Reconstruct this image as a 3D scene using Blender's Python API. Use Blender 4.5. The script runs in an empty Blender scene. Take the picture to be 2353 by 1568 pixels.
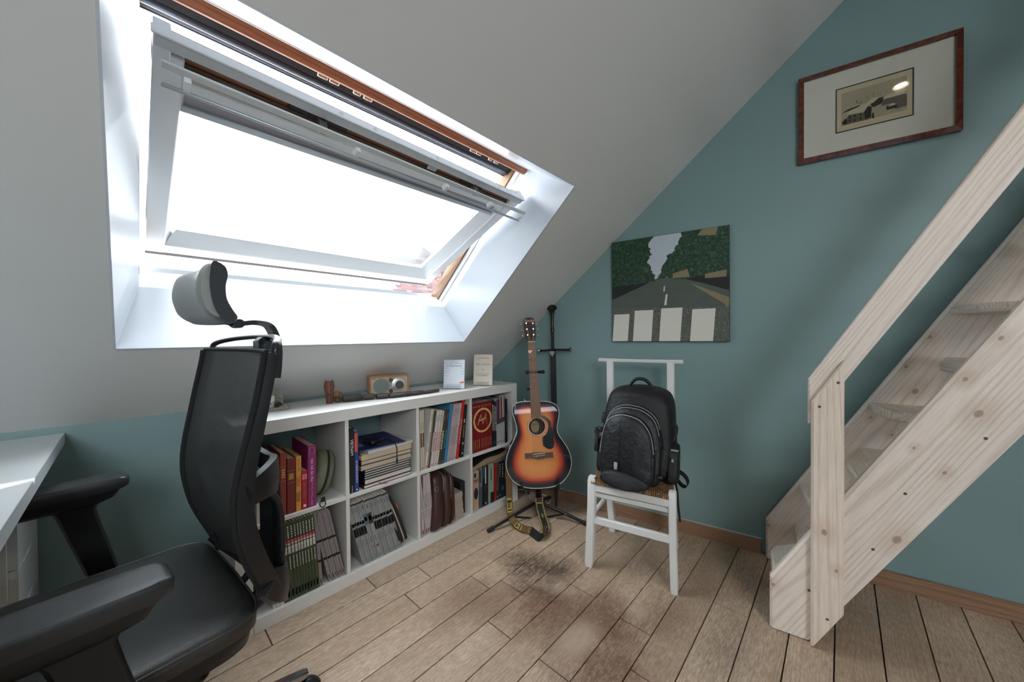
import bpy, bmesh, math, random
from mathutils import Vector as V, Matrix
from math import sin, cos, tan, pi, radians, atan2, sqrt
random.seed(7)
S = bpy.context.scene
COL = S.collection
# ---------------------------------------------------------------- camera
FOC, YAW, PIT, ROL = 815.144, 0.7252, 0.0130, -0.0090
CAM = V((2.0430, -1.8360, 1.1030))
Fw = V((-sin(YAW)*cos(PIT), cos(YAW)*cos(PIT), -sin(PIT)))
r0 = V((cos(YAW), sin(YAW), 0)); u0 = r0.cross(Fw)
Rt = r0*cos(ROL)+u0*sin(ROL); Up = -r0*sin(ROL)+u0*cos(ROL)
cd = bpy.data.cameras.new('camera'); cam = bpy.data.objects.new('camera', cd); COL.objects.link(cam)
cam.matrix_world = Matrix(((Rt.x, Up.x, -Fw.x, CAM.x), (Rt.y, Up.y, -Fw.y, CAM.y), (Rt.z, Up.z, -Fw.z, CAM.z), (0, 0, 0, 1)))
cd.sensor_width = 36; cd.lens = FOC/2353*36; cd.shift_x = -34/2353; cd.clip_start = .02
S.camera = cam
# ---------------------------------------------------------------- world, sun, exposure
S.view_settings.view_transform = 'Standard'; S.view_settings.look = 'None'
S.view_settings.gamma = 1; S.view_settings.use_curve_mapping = False
S.view_settings.exposure = 0.72
S.cycles.max_bounces = 9; S.cycles.diffuse_bounces = 6; S.cycles.transparent_max_bounces = 16
S.cycles.sample_clamp_indirect = 8; S.cycles.caustics_reflective = False; S.cycles.caustics_refractive = False
w = bpy.data.worlds.new('sky'); S.world = w; w.use_nodes = True
wn = w.node_tree; bg = wn.nodes['Background']
tc = wn.nodes.new('ShaderNodeTexCoord'); nz = wn.nodes.new('ShaderNodeTexNoise'); nz.inputs['Scale'].default_value = 2.2; nz.inputs['Detail'].default_value = 6
cr = wn.nodes.new('ShaderNodeValToRGB'); cr.color_ramp.elements[0].position = .3; cr.color_ramp.elements[1].position = .7
cr.color_ramp.elements[0].color = (.80, .90, 1, 1); cr.color_ramp.elements[1].color = (1, 1, 1, 1)
wn.links.new(tc.outputs['Generated'], nz.inputs['Vector']); wn.links.new(nz.outputs['Fac'], cr.inputs['Fac']); wn.links.new(cr.outputs['Color'], bg.inputs['Color'])
bg.inputs['Strength'].default_value = SKY = 7.2
SUND = V((.698, -1.70, -.719)).normalized()
ld = bpy.data.lights.new('sun', 'SUN'); ld.energy = 5; ld.angle = .009; ld.color = (1, .96, .9)
lo = bpy.data.objects.new('sun', ld); COL.objects.link(lo); lo.rotation_euler = SUND.to_track_quat('-Z', 'Y').to_euler()
# ---------------------------------------------------------------- room frame
HK, AS, TH = .803, .7200, .157
ts = V((cos(AS), 0, sin(AS))); ns = V((sin(AS), 0, -cos(AS)))
tb = V((cos(TH), sin(TH), 0)); nb = V((sin(TH), -cos(TH), 0))
XS, YS = .411, -.100
def ray(u, v): return Fw+Rt*((u-1210.5)/FOC)-Up*((v-784)/FOC)
def onp(u, v, P, n):
    d = ray(u, v); return CAM+d*(((P-CAM).dot(n))/d.dot(n))
def onx(u, v, x): return onp(u, v, V((x, 0, 0)), V((1, 0, 0)))
def onz(u, v, z): return onp(u, v, V((0, 0, z)), V((0, 0, 1)))
def ony(u, v, y): return onp(u, v, V((0, y, 0)), V((0, 1, 0)))
def BK(t, z, d=0): return tb*t+nb*d+V((0, 0, z))          # back wall: along, height, distance into the room
def onb(u, v, d=0):
    p = onp(u, v, nb*d, nb); return p
def bkc(p): return (p.dot(tb), p.z, p.dot(nb))
def SL(s, y, d): return V((0, y, HK))+ts*s-ns*d            # roof slope: up the slope, along, outwards
# ---------------------------------------------------------------- materials
MATS = {}
class NT:
    def __init__(s, m): s.t = m.node_tree; s.n = s.t.nodes; s.l = s.t.links
    def new(s, ty, **k):
        nd = s.n.new('ShaderNode'+ty)
        for a, b in k.items():
            if hasattr(nd, a): setattr(nd, a, b)
        return nd
    def set(s, sock, v):
        if isinstance(v, bpy.types.NodeSocket): s.l.new(v, sock)
        elif isinstance(v, bpy.types.Node): s.l.new(v.outputs[0], sock)
        else:
            if sock.type == 'RGBA' and len(v) == 3: v = (*v, 1)
            sock.default_value = v
    def math(s, op, a, b=0, c=0):
        nd = s.new('Math', operation=op)
        s.set(nd.inputs[0], a); s.set(nd.inputs[1], b); s.set(nd.inputs[2], c); return nd.outputs[0]
    def vm(s, op, a, b):
        nd = s.new('VectorMath', operation=op); s.set(nd.inputs[0], a); s.set(nd.inputs[1], b)
        return nd.outputs['Value'] if op in ('DOT_PRODUCT', 'LENGTH', 'DISTANCE') else nd.outputs[0]
    def pos(s): return s.new('NewGeometry').outputs['Position']
    def comb(s, x, y, z):
        nd = s.new('CombineXYZ'); s.set(nd.inputs[0], x); s.set(nd.inputs[1], y); s.set(nd.inputs[2], z); return nd.outputs[0]
    def noise(s, v, scale, detail=3, rough=.5, dist=0, col=False):
        nd = s.new('TexNoise'); s.set(nd.inputs['Vector'], v); nd.inputs['Scale'].default_value = scale
        nd.inputs['Detail'].default_value = detail; nd.inputs['Roughness'].default_value = rough; nd.inputs['Distortion'].default_value = dist
        return nd.outputs['Color' if col else 'Fac']
    def ramp(s, f, st):
        nd = s.new('ValToRGB'); s.set(nd.inputs[0], f); e = nd.color_ramp.elements
        while len(e) < len(st): e.new(.5)
        for i, (p, c) in enumerate(st):
            e[i].position = p; e[i].color = (*c, 1) if not isinstance(c, (int, float)) else (c, c, c, 1)
        return nd.outputs[0]
    def mix(s, f, a, b, ty='MIX'):
        nd = s.new('Mix', data_type='RGBA', blend_type=ty); s.set(nd.inputs[0], f); s.set(nd.inputs[6], a); s.set(nd.inputs[7], b); return nd.outputs[2]
    def bump(s, h, st=.2, dist=.002):
        nd = s.new('Bump'); nd.inputs['Strength'].default_value = st; nd.inputs['Distance'].default_value = dist; s.set(nd.inputs['Height'], h); return nd.outputs[0]
def srgb(c):
    if isinstance(c, str): c = tuple(int(c[i:i+2], 16)/255 for i in (0, 2, 4))
    return tuple(x/12.92 if x <= .04045 else ((x+.055)/1.055)**2.4 for x in c)
def M(name, col='808080', rough=.5, metal=0, spec=None, coat=0, bump=None, mottle=0, emit=0):
    if name in MATS: return MATS[name]
    m = bpy.data.materials.new(name); m.use_nodes = True; t = NT(m); p = t.n['Principled BSDF']
    c = srgb(col); p.inputs['Base Color'].default_value = (*c, 1)
    p.inputs['Roughness'].default_value = rough; p.inputs['Metallic'].default_value = metal
    if spec is not None: p.inputs['Specular IOR Level'].default_value = spec
    if coat: p.inputs['Coat Weight'].default_value = coat; p.inputs['Coat Roughness'].default_value = .06
    if mottle:
        f = t.noise(t.pos(), 14, 5, .6)
        t.set(p.inputs['Base Color'], t.mix(t.math('MULTIPLY', f, mottle), c, tuple(x*.45 for x in c)))
    if bump:
        sc, st = bump[:2]; t.set(p.inputs['Normal'], t.bump(t.noise(t.pos(), sc, 4, .6), st, bump[2] if len(bump) > 2 else .002))
    if emit: p.inputs['Emission Color'].default_value = (*c, 1); p.inputs['Emission Strength'].default_value = emit
    MATS[name] = m; return m
def wood(name, c1, c2, d, a, rough=.5, sc=60, stretch=.06, dist=2., knots=0, var=0, coat=0, bump=.25, band=.5):
    """d = grain direction, a = across the grain"""
    if name in MATS: return MATS[name]
    m = bpy.data.materials.new(name); m.use_nodes = True; t = NT(m); p = t.n['Principled BSDF']
    d = V(d).normalized(); a = V(a).normalized(); b = d.cross(a)
    P = t.pos(); X = t.vm('DOT_PRODUCT', P, tuple(d)); Y = t.vm('DOT_PRODUCT', P, tuple(a)); Z = t.vm('DOT_PRODUCT', P, tuple(b))
    rnd = t.new('ObjectInfo').outputs['Random']
    X = t.math('ADD', X, t.math('MULTIPLY', rnd, 7.0)); Y2 = t.math('ADD', Y, t.math('MULTIPLY', rnd, 3.0))
    vv = t.comb(t.math('MULTIPLY', X, stretch), Y2, Z)
    big = t.noise(vv, sc*.12, 2, .5, .3)
    vv2 = t.comb(t.math('MULTIPLY', X, stretch), t.math('ADD', Y2, t.math('MULTIPLY', big, .06*dist)), Z)
    wv = t.new('TexWave', wave_type='BANDS', bands_direction='Y'); t.set(wv.inputs['Vector'], vv2)
    wv.inputs['Scale'].default_value = sc*.5; wv.inputs['Distortion'].default_value = dist*.5; wv.inputs['Detail'].default_value = 3; wv.inputs['Detail Scale'].default_value = .8
    fine = t.noise(vv, sc*5, 4, .65)
    f = t.math('ADD', t.math('MULTIPLY', wv.outputs['Fac'], .6), t.math('MULTIPLY', fine, .4))
    ln = t.math('MULTIPLY', t.ramp(wv.outputs['Fac'], [(.02, 1.), (.38, 0.)]), band)
    tone = t.ramp(t.noise(vv, sc*.06, 2, .5), [(.35, 0.), (.65, 1.)])
    ln = t.math('ADD', t.math('MULTIPLY', ln, t.math('ADD', .45, t.math('MULTIPLY', tone, .55))), t.math('MULTIPLY', t.ramp(fine, [(.35, 1.), (.6, 0.)]), .28))
    col = t.mix(ln, srgb(c1), srgb(c2))
    for K_, kr in (knots or ()):
        dk_ = t.math('SQRT', t.math('ADD', t.math('POWER', t.math('MULTIPLY', t.math('SUBTRACT', t.vm('DOT_PRODUCT', P, tuple(d)), K_.dot(d)), .72), 2.), t.math('POWER', t.math('SUBTRACT', Y, K_.dot(a)), 2.)))
        col = t.mix(t.math('MULTIPLY', t.ramp(t.math('DIVIDE', dk_, kr), [(.35, 1.), (.55, 0.)]), .8), col, srgb('8B8078'))
        col = t.mix(t.math('MULTIPLY', t.ramp(t.math('DIVIDE', dk_, kr*3), [(.3, 1.), (.9, 0.)]), .28), col, srgb('B08A6C'))
    if var:
        col = t.mix(t.math('MULTIPLY', rnd, var), col, tuple(x*.55 for x in srgb(c2)))
    t.set(p.inputs['Base Color'], col); p.inputs['Roughness'].default_value = rough
    if coat: p.inputs['Coat Weight'].default_value = coat; p.inputs['Coat Roughness'].default_value = .08
    t.set(p.inputs['Normal'], t.bump(f, bump, .0008))
    MATS[name] = m; return m
# ---------------------------------------------------------------- mesh builder
WM = {}
def setp(o, label=None, cat=None, group=None, kind=None):
    for k, v in (('label', label), ('category', cat), ('group', group), ('kind', kind)):
        if v: o[k] = v
    return o
def empty(name, loc, label=None, cat=None, group=None, kind=None, rot=None, parent=None):
    o = bpy.data.objects.new(name, None); COL.objects.link(o); o.empty_display_size = .05
    m = Matrix.Translation(V(loc))
    if rot: m = m @ rot.to_4x4()
    WM[o.name] = m
    if parent: o.parent = parent; o.matrix_local = WM[parent.name].inverted() @ m
    else: o.matrix_world = m
    return setp(o, label, cat, group, kind)
class MB:
    def __init__(s): s.v = []; s.f = []; s.m = []; s.cm = 0
    def add(s, vs, fs):
        n = len(s.v); s.v += [V(x) for x in vs]
        for f in fs: s.f.append([i+n for i in f]); s.m.append(s.cm)
        return s
    def mat(s, i): s.cm = i; return s
    def hexa(s, p):  # 8 points: bottom ring 4, top ring 4
        return s.add(p, [(3, 2, 1, 0), (4, 5, 6, 7), (0, 1, 5, 4), (1, 2, 6, 5), (2, 3, 7, 6), (3, 0, 4, 7)])
    def box(s, a, b, fn=None, ch=0):
        fn = fn or (lambda x, y, z: V((x, y, z)))
        a, b = [min(i, j) for i, j in zip(a, b)], [max(i, j) for i, j in zip(a, b)]
        if not ch:
            P = [fn(*q) for q in ((a[0], a[1], a[2]), (b[0], a[1], a[2]), (b[0], b[1], a[2]), (a[0], b[1], a[2]), (a[0], a[1], b[2]), (b[0], a[1], b[2]), (b[0], b[1], b[2]), (a[0], b[1], b[2]))]
            return s.hexa(P)
        ch = min(ch, *[(b[i]-a[i])*.45 for i in range(3)])
        vs = []; fs = []; idx = {}
        for i in (0, 1):
            for j in (0, 1):
                for k in (0, 1):
                    c = [(a, b)[i][0], (a, b)[j][1], (a, b)[k][2]]; sg = [1 if q == 0 else -1 for q in (i, j, k)]
                    for ax in range(3):
                        q = [c[e]+(sg[e]*ch if e != ax else 0) for e in range(3)]
                        idx[(i, j, k, ax)] = len(vs); vs.append(fn(*q))
        def X(ax, val, o1, o2):
            e = [0, 0, 0]; e[ax] = val; oo = [q for q in range(3) if q != ax]; e[oo[0]] = o1; e[oo[1]] = o2; return tuple(e)
        for ax in range(3):
            for val in (0, 1):
                r = [idx[X(ax, val, *q)+(ax,)] for q in ((0, 0), (1, 0), (1, 1), (0, 1))]
                fl = (ax == 1) ^ (val == 0)
                fs.append(r[::-1] if fl else r)
        for ax in range(3):
            o = [q for q in range(3) if q != ax]
            for p1 in (0, 1):
                for p2 in (0, 1):
                    e0 = [0]*3; e1 = [0]*3; e0[ax] = 0; e1[ax] = 1; e0[o[0]] = e1[o[0]] = p1; e0[o[1]] = e1[o[1]] = p2
                    fs.append([idx[tuple(e0)+(o[0],)], idx[tuple(e1)+(o[0],)], idx[tuple(e1)+(o[1],)], idx[tuple(e0)+(o[1],)]])
        for i in (0, 1):
            for j in (0, 1):
                for k in (0, 1): fs.append([idx[(i, j, k, q)] for q in range(3)])
        return s.add(vs, fs)
    def prism(s, poly, ext):
        n = len(poly); ext = V(ext); P = [V(p) for p in poly]
        return s.add(P+[p+ext for p in P], [list(range(n))[::-1], list(range(n, 2*n))]+[(i, (i+1) % n, n+(i+1) % n, n+i) for i in range(n)])
    def quad(s, *p): return s.add(p, [tuple(range(len(p)))])
    def tube(s, path, r, n=10, closed=False, flat=1., upv=None, cap=True):
        P = [V(p) for p in path]; N = len(P); rr = r if callable(r) else ((lambda t: r[int(round(t*(N-1)))]) if isinstance(r, (list, tuple)) else (lambda t: r))
        T = []
        for i in range(N):
            a = P[i-1] if (i or closed) else P[i]; b = P[(i+1) % N] if (i < N-1 or closed) else P[i]; T.append((b-a).normalized())
        up = V(upv) if upv else (V((0, 0, 1)) if abs(T[0].z) < .9 else V((1, 0, 0)))
        x = T[0].cross(up).normalized(); vs = []
        for i in range(N):
            if upv: x = T[i].cross(V(upv)).normalized()
            else: x = (x-T[i]*x.dot(T[i])).normalized()
            y = T[i].cross(x); q = rr(i/(N-1) if N > 1 else 0)
            for k in range(n):
                an = 2*pi*k/n; vs.append(P[i]+x*(q*cos(an))+y*(q*flat*sin(an)))
        fs = []
        for i in range(N if closed else N-1):
            j = (i+1) % N
            for k in range(n): fs.append((i*n+k, i*n+(k+1) % n, j*n+(k+1) % n, j*n+k))
        if cap and not closed: fs += [list(range(n))[::-1], [(N-1)*n+k for k in range(n)]]
        return s.add(vs, fs)
    def lathe(s, prof, o, ax=(0, 0, 1), n=20, xv=None):
        ax = V(ax).normalized(); x = V(xv).normalized() if xv else ax.orthogonal().normalized(); y = ax.cross(x); o = V(o); vs = []
        for r, h in prof:
            for k in range(n): vs.append(o+ax*h+x*(r*cos(2*pi*k/n))+y*(r*sin(2*pi*k/n)))
        fs = [(i*n+k, i*n+(k+1) % n, (i+1)*n+(k+1) % n, (i+1)*n+k) for i in range(len(prof)-1) for k in range(n)]
        fs += [list(range(n))[::-1], [(len(prof)-1)*n+k for k in range(n)]]
        return s.add(vs, fs)
    def loft(s, secs, closed=True, caps=True):
        n = len(secs[0]); vs = [p for q in secs for p in q]; K = n if closed else n-1
        fs = [(i*n+k, i*n+(k+1) % n, (i+1)*n+(k+1) % n, (i+1)*n+k) for i in range(len(secs)-1) for k in range(K)]
        if caps: fs += [list(range(n))[::-1], [(len(secs)-1)*n+k for k in range(n)]]
        return s.add(vs, fs)
    def ball(s, c, r, n=10, m=6):
        c = V(c); r = V((r, r, r)) if isinstance(r, (int, float)) else V(r); secs = []
        for i in range(m+1):
            a = -pi/2+pi*(i+.02 if i == 0 else (i-.02 if i == m else i))/m
            secs.append([c+V((r.x*cos(a)*cos(2*pi*k/n), r.y*cos(a)*sin(2*pi*k/n), r.z*sin(a))) for k in range(n)])
        return s.loft(secs)
    def build(s, name, mats, parent=None, label=None, cat=None, group=None, kind=None, smooth=40, mod=None, flip=True):
        me = bpy.data.meshes.new(name); o = bpy.data.objects.new(name, me)
        if parent: pm = WM[parent.name]
        if parent: W = pm
        else:
            lo_ = V([min(v[i] for v in s.v) for i in range(3)]); hi = V([max(v[i] for v in s.v) for i in range(3)])
            W = Matrix.Translation(((lo_.x+hi.x)/2, (lo_.y+hi.y)/2, lo_.z))
        if parent:   # own origin at the part's middle, axes as the parent's
            ctr = sum(s.v, V((0, 0, 0)))/len(s.v); W = Matrix.Translation(ctr) @ pm.to_3x3().to_4x4()
        inv = W.inverted()
        me.from_pydata([inv @ v for v in s.v], [], s.f)
        for m in (mats if isinstance(mats, (list, tuple)) else [mats]): me.materials.append(m)
        for p, i in zip(me.polygons, s.m): p.material_index = i
        if flip:
            bm = bmesh.new(); bm.from_mesh(me); bmesh.ops.recalc_face_normals(bm, faces=bm.faces); bm.to_mesh(me); bm.free()
        if smooth:
            me.polygons.foreach_set('use_smooth', [True]*len(me.polygons)); me.set_sharp_from_angle(angle=radians(smooth))
        COL.objects.link(o); WM[o.name] = W
        if parent: o.parent = parent; o.matrix_local = pm.inverted() @ W
        else: o.matrix_world = W
        if mod:
            for ty, kw in mod:
                md = o.modifiers.new(ty.lower(), ty)
                for k, v in kw.items(): setattr(md, k, v)
        return setp(o, label, cat, group, kind)
def text(name, body, size, origin, xdir, ydir, mat, parent, align='LEFT', sx=1., shear=0, off=.0004, ext=0, aligny='CENTER'):
    c = bpy.data.curves.new(name, 'FONT'); c.body = body; c.size = size; c.align_x = align; c.align_y = aligny; c.shear = shear; c.extrude = ext; c.resolution_u = 2
    c.materials.append(mat); tmp = bpy.data.objects.new(name, c); COL.objects.link(tmp); DG_ = bpy.context.evaluated_depsgraph_get(); me = bpy.data.meshes.new_from_object(tmp.evaluated_get(DG_)); me.name = name
    bpy.data.objects.remove(tmp); bpy.data.curves.remove(c); o = bpy.data.objects.new(name, me); COL.objects.link(o); o['kind'] = 'stuff'
    x = V(xdir).normalized(); y = V(ydir).normalized(); z = x.cross(y); p = V(origin)+z*off
    W = Matrix(((x.x*sx, y.x, z.x, p.x), (x.y*sx, y.y, z.y, p.y), (x.z*sx, y.z, z.z, p.z), (0, 0, 0, 1)))
    WM[o.name] = W; o.parent = parent; o.matrix_local = WM[parent.name].inverted() @ W
    return o
def bez(p, n=24, closed=False):
    """smooth curve through points (Catmull-Rom)"""
    P = [V(q) for q in p]; out = []; N = len(P); seg = N if closed else N-1
    for i in range(seg):
        a = P[(i-1) % N] if (closed or i) else P[0]*2-P[1]; b = P[i]; c = P[(i+1) % N]; d = P[(i+2) % N] if (closed or i < N-2) else P[-1]*2-P[-2]
        m = max(1, n//seg)
        for k in range(m):
            t = k/m; out.append(.5*((2*b)+(c-a)*t+(2*a-5*b+4*c-d)*t*t+(3*b-a-3*c+d)*t**3))
    if not closed: out.append(P[-1])
    return out
def smooth2(p, n=60, closed=True): return [(q.x, q.y) for q in bez([V((a, b, 0)) for a, b in p], n, closed)]
# ================================================================ the room
white = M('white_paint', 'EDF0F1', .35, bump=(60, .04))
def wallpaint(name, col, rough=.55):
    m = M(name, col, rough, bump=(220, .12, .001)); t = NT(m); p = t.n['Principled BSDF']
    f = t.noise(t.pos(), 1.7, 4, .6); c = srgb(col)
    t.set(p.inputs['Base Color'], t.mix(t.math('MULTIPLY', f, .16), c, tuple(x*.8 for x in c))); return m
green = wallpaint('green_wall_paint', '809B9C', .48)
ceilp = wallpaint('ceiling_paint', 'D6D7D6', .6)
YF, XR, ZR = -4.4, 5.6, 0
def slab(name, polys, m, kind='structure', sm=0):
    b = MB()
    for poly, e in polys: b.prism(poly, e)
    return b.build(name, m, kind=kind, smooth=sm)
RX = 3.05; RZ = HK+RX*tan(AS)
slab('wall_back', [([BK(-.6, -.1), BK(6.4, -.1), BK(6.4, .9), BK(RX/cos(TH)+.0, RZ+.2), BK(-.3, .55), BK(-.6, .55)], -nb*.12)], green)
slab('wall_left', [([(0, .4, -.1), (0, YF, -.1), (0, YF, HK+.004), (0, .4, HK+.004)], (-.12, 0, 0))], green)
slab('wall_front', [([(-.2, YF, -.1), (XR+.2, YF, -.1), (XR+.2, YF, .9), (RX, YF, RZ+.2), (-.2, YF, .7)], (0, -.12, 0))], green)
slab('wall_right', [([(XR, 1.2, -.1), (XR, YF, -.1), (XR, YF, 1.0), (XR, 1.2, 1.0)], (.12, 0, 0))], green)
S0, S1, S1i, YL, YLi, YR, DD = .414, 1.497, 1.400, -1.859, -1.803, -.464, .295
b = MB(); smax = RX/cos(AS)
for s0, s1, y0, y1 in ((-.3, S0-.004, YF, .6), (S1+.004, smax, YF, .6), (S0-.004, S1+.004, YF, YL-.004), (S0-.004, S1+.004, YR+.004, .6)): b.box((s0, y0, 0), (s1, y1, DD-.01), SL)
ceil = b.build('ceiling', ceilp, kind='structure', smooth=0)
# unseen opposite slope, with an opening added to let the fill light in
rt = V((-cos(AS), 0, sin(AS))); rn = V((sin(AS), 0, cos(AS))); RO = V((XR, 0, RZ-(XR-RX)*tan(AS)))
def SR(s, y, d): return RO+rt*s+rn*d+V((0, y, 0))
b = MB(); rmax = (XR-RX)/cos(AS)
for s0, s1, y0, y1 in ((-.2, .9, YF, 1.2), (2.2, rmax, YF, 1.2), (.9, 2.2, YF, -4.2), (.9, 2.2, -2.4, 1.2)): b.box((s0, y0, 0), (s1, y1, .2), SR)
b.build('ceiling_far', wallpaint('far_ceiling_paint', '9C9C98', .7), kind='structure', smooth=0)
la = bpy.data.lights.new('added_fill_light', 'AREA'); la.shape = 'RECTANGLE'; la.size = 1.3; la.size_y = 1.8; la.energy = FAR = 9; la.color = (1, .98, .96)  # added area light filling the room from behind the camera, not a known window
o = bpy.data.objects.new('added_fill_light', la); COL.objects.link(o); p = SR(1.55, -3.3, .1)
o.matrix_world = Matrix(((rt.x, 0, rn.x, p.x), (rt.y, 1, rn.y, p.y), (rt.z, 0, rn.z, p.z), (0, 0, 0, 1)))
pl = bpy.data.lights.new('window_portal', 'AREA'); pl.shape = 'RECTANGLE'; pl.size = 1.1; pl.size_y = 1.42; pl.cycles.is_portal = True
o = bpy.data.objects.new('window_portal', pl); COL.objects.link(o); p = SL(.92, -1.13, .56)
o.matrix_world = Matrix(((ts.x, 0, -ns.x, p.x), (0, 1, 0, p.y), (ts.z, 0, -ns.z, p.z), (0, 0, 0, 1)))
# floor with single planks
grain = None
def floor_mat():
    m = bpy.data.materials.new('oak_floor'); m.use_nodes = True; t = NT(m); p = t.n['Principled BSDF']
    P = t.pos(); sx = t.new('SeparateXYZ'); t.set(sx.inputs[0], P); X, Y = sx.outputs[0], sx.outputs[1]
    rnd = t.new('ObjectInfo').outputs['Random']
    vv = t.comb(t.math('ADD', X, t.math('MULTIPLY', rnd, 9.)), t.math('MULTIPLY', Y, .13), t.math('MULTIPLY', rnd, 5.))
    wob = t.noise(vv, 7, 2, .5)
    v2 = t.comb(t.math('ADD', t.math('ADD', X, t.math('MULTIPLY', rnd, 9.)), t.math('MULTIPLY', wob, .16)), t.math('MULTIPLY', Y, .13), t.math('MULTIPLY', rnd, 5.))
    wv = t.new('TexWave', wave_type='BANDS', bands_direction='X'); t.set(wv.inputs['Vector'], v2)
    wv.inputs['Scale'].default_value = 26; wv.inputs['Distortion'].default_value = 2.2; wv.inputs['Detail'].default_value = 3
    fine = t.noise(vv, 260, 4, .7)
    f = t.math('ADD', t.math('MULTIPLY', wv.outputs['Fac'], .4), t.math('MULTIPLY', fine, .6))
    ln = t.ramp(wv.outputs['Fac'], [(.02, 1.), (.4, 0.)]); tone = t.ramp(t.noise(vv, 6, 3, .6), [(.3, 0.), (.7, 1.)])
    col = t.mix(tone, srgb('CDB8A3'), srgb('B59E88'))
    col = t.mix(t.math('MULTIPLY', ln, t.math('ADD', .12, t.math('MULTIPLY', tone, .3))), col, srgb('8E7764'))
    col = t.mix(t.math('MULTIPLY', t.ramp(fine, [(.38, 1.), (.6, 0.)]), .5), col, srgb('6E5846'))
    col = t.mix(t.math('MULTIPLY', t.ramp(t.noise(P, 31, 6, .75, .3), [(.42, 0.), (.62, 1.)]), .28), col, srgb('8C7058'))
    col = t.mix(t.math('MULTIPLY', rnd, .30), col, srgb('7E6450'))
    # worn and stained areas with their own outlines
    blot = t.math('ADD', t.math('MULTIPLY', t.noise(P, 9, 5, .7, .4), .6), t.math('MULTIPLY', t.noise(vv, 120, 4, .7), .4))
    grn = t.math('ADD', .68, t.math('MULTIPLY', t.ramp(t.math('ADD', t.math('MULTIPLY', fine, .5), t.math('MULTIPLY', t.noise(P, 60, 5, .8, .5), .5)), [(.42, 1.), (.56, 0.)]), .5))
    def spot(cx, cy, rx, ry):
        dx = t.math('DIVIDE', t.math('SUBTRACT', X, cx), rx); dy = t.math('DIVIDE', t.math('SUBTRACT', Y, cy), ry)
        return t.math('SUBTRACT', 1.0, t.math('SQRT', t.math('ADD', t.math('MULTIPLY', dx, dx), t.math('MULTIPLY', dy, dy))))
    def soft(sv, lo_, hi, k): return t.math('MULTIPLY', t.ramp(t.math('ADD', sv, t.math('MULTIPLY', t.math('SUBTRACT', blot, .5), 1.7)), [(lo_, 0.), (hi, 1.)]), t.math('MULTIPLY', k, grn))
    brown = srgb('6E5443'); dark = srgb('3A2F2A'); pale = srgb('CDBBA8')
    for cx, cy, rx, ry, k in ((1.15, -.72, .32, .22, 1.), (1.36, -.60, .2, .18, 1.), (1.45, -.80, .22, .24, .95), (.97, -.88, .3, .12, .5), (1.52, -.45, .12, .2, .6), (.86, -.92, .16, .25, .45)):
        col = t.mix(soft(spot(cx, cy, rx, ry), .05, .75, k), col, brown)
    for cx, cy, rx, ry, k in ((1.33, -.76, .10, .15, .38), (1.08, -.60, .1, .09, .3), (1.43, -.50, .07, .08, .3)):
        col = t.mix(soft(spot(cx, cy, rx, ry), .2, .7, k), col, pale)
    for cx, cy, rx, ry, k in ((.905, -.575, .24, .17, 1.), (1.03, -.50, .19, .13, .9), (1.07, -.66, .17, .1, .6), (1.75, -.44, .13, .25, .35)):
        col = t.mix(soft(spot(cx, cy, rx, ry), .12, .95, k), col, dark)
    t.set(p.inputs['Base Color'], col); p.inputs['Roughness'].default_value = .48
    t.set(p.inputs['Normal'], t.bump(f, .3, .0009)); return m
FL = floor_mat()
b = MB(); b.box((-.1, YF, -.06), (XR, 1.2, -.014)); fl = b.build('floor', M('floor_base', '2C221B', .9), kind='structure', smooth=0)
joints = {0: [-1.123, -1.505], 1: [-.926, .0], 2: [-1.061, -.2], 3: [-.80, .02], 4: [-.728, -1.6], 5: [-.924, -.05], 6: [-.545, -1.5], 7: [-.918], 8: [-.576, -1.45], 9: [-.75], 10: [-.248, -1.1], 11: [-.62], 12: [-.0], 13: [.098, -.8], 14: [-.35], 15: [-.05], 16: [-.4]}
ya = lambda x: tan(TH)*x-.003
for k in range(-4, 26):
    x0 = .5155+.126*(k-1); x1 = x0+.126
    if x1 < .0: continue
    js = list(joints.get(k, [random.uniform(-.9, .2)]))
    lo_ = min(js)
    while lo_ > -2.8: lo_ -= random.uniform(.55, 1.15); js.append(lo_)
    js = sorted([YF+.01]+[j for j in js if j > YF+.3])
    ends = js+[None]
    for a, c in zip(ends[:-1], ends[1:]):
        g = .0011; x0_, x1_ = max(x0, .002)+g, x1-g; a2 = a+g
        ya0, ya1 = (ya(x0_), ya(x1_)) if c is None else (c-g, c-g)
        c0 = .0012
        b = MB(); b.hexa([(x0_, a2, -.014), (x1_, a2, -.014), (x1_, ya1, -.014), (x0_, ya0, -.014), (x0_+c0, a2+c0, 0), (x1_-c0, a2+c0, 0), (x1_-c0, ya1-c0, 0), (x0_+c0, ya0-c0, 0)])
        b.add([(x0_, a2, -c0), (x1_, a2, -c0)], [])
        b.build('plank', FL, fl, smooth=0)
oakb = wood('oak_skirting', 'A07C62', '6A4B38', tb, (0, 0, 1), .45, 45, .08, 3)
b = MB(); b.box((-.02, 0, 0), (1.763, .016, .070), lambda x, y, z: BK(x, z, y), .002); bs = b.build('baseboard_back', oakb, kind='structure')
MB().box((0, 0, 0), (.9, 0.0165, .0045), lambda x, y, z: BK(x*1.94+.02, z+.0702, y*.5)).build('paint_bead', M('caulk', 'B9BDBB', .6), bs)
b = MB(); b.box((1.83, 0, 0), (6.0, .016, .070), lambda x, y, z: BK(x, z, y), .002); b.build('baseboard_back', oakb, kind='structure')
b = MB(); b.box((.001, -1.61, 0), (.016, YF+.01, .07), None, .002); b.build('baseboard_left', oakb, kind='structure')

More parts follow.
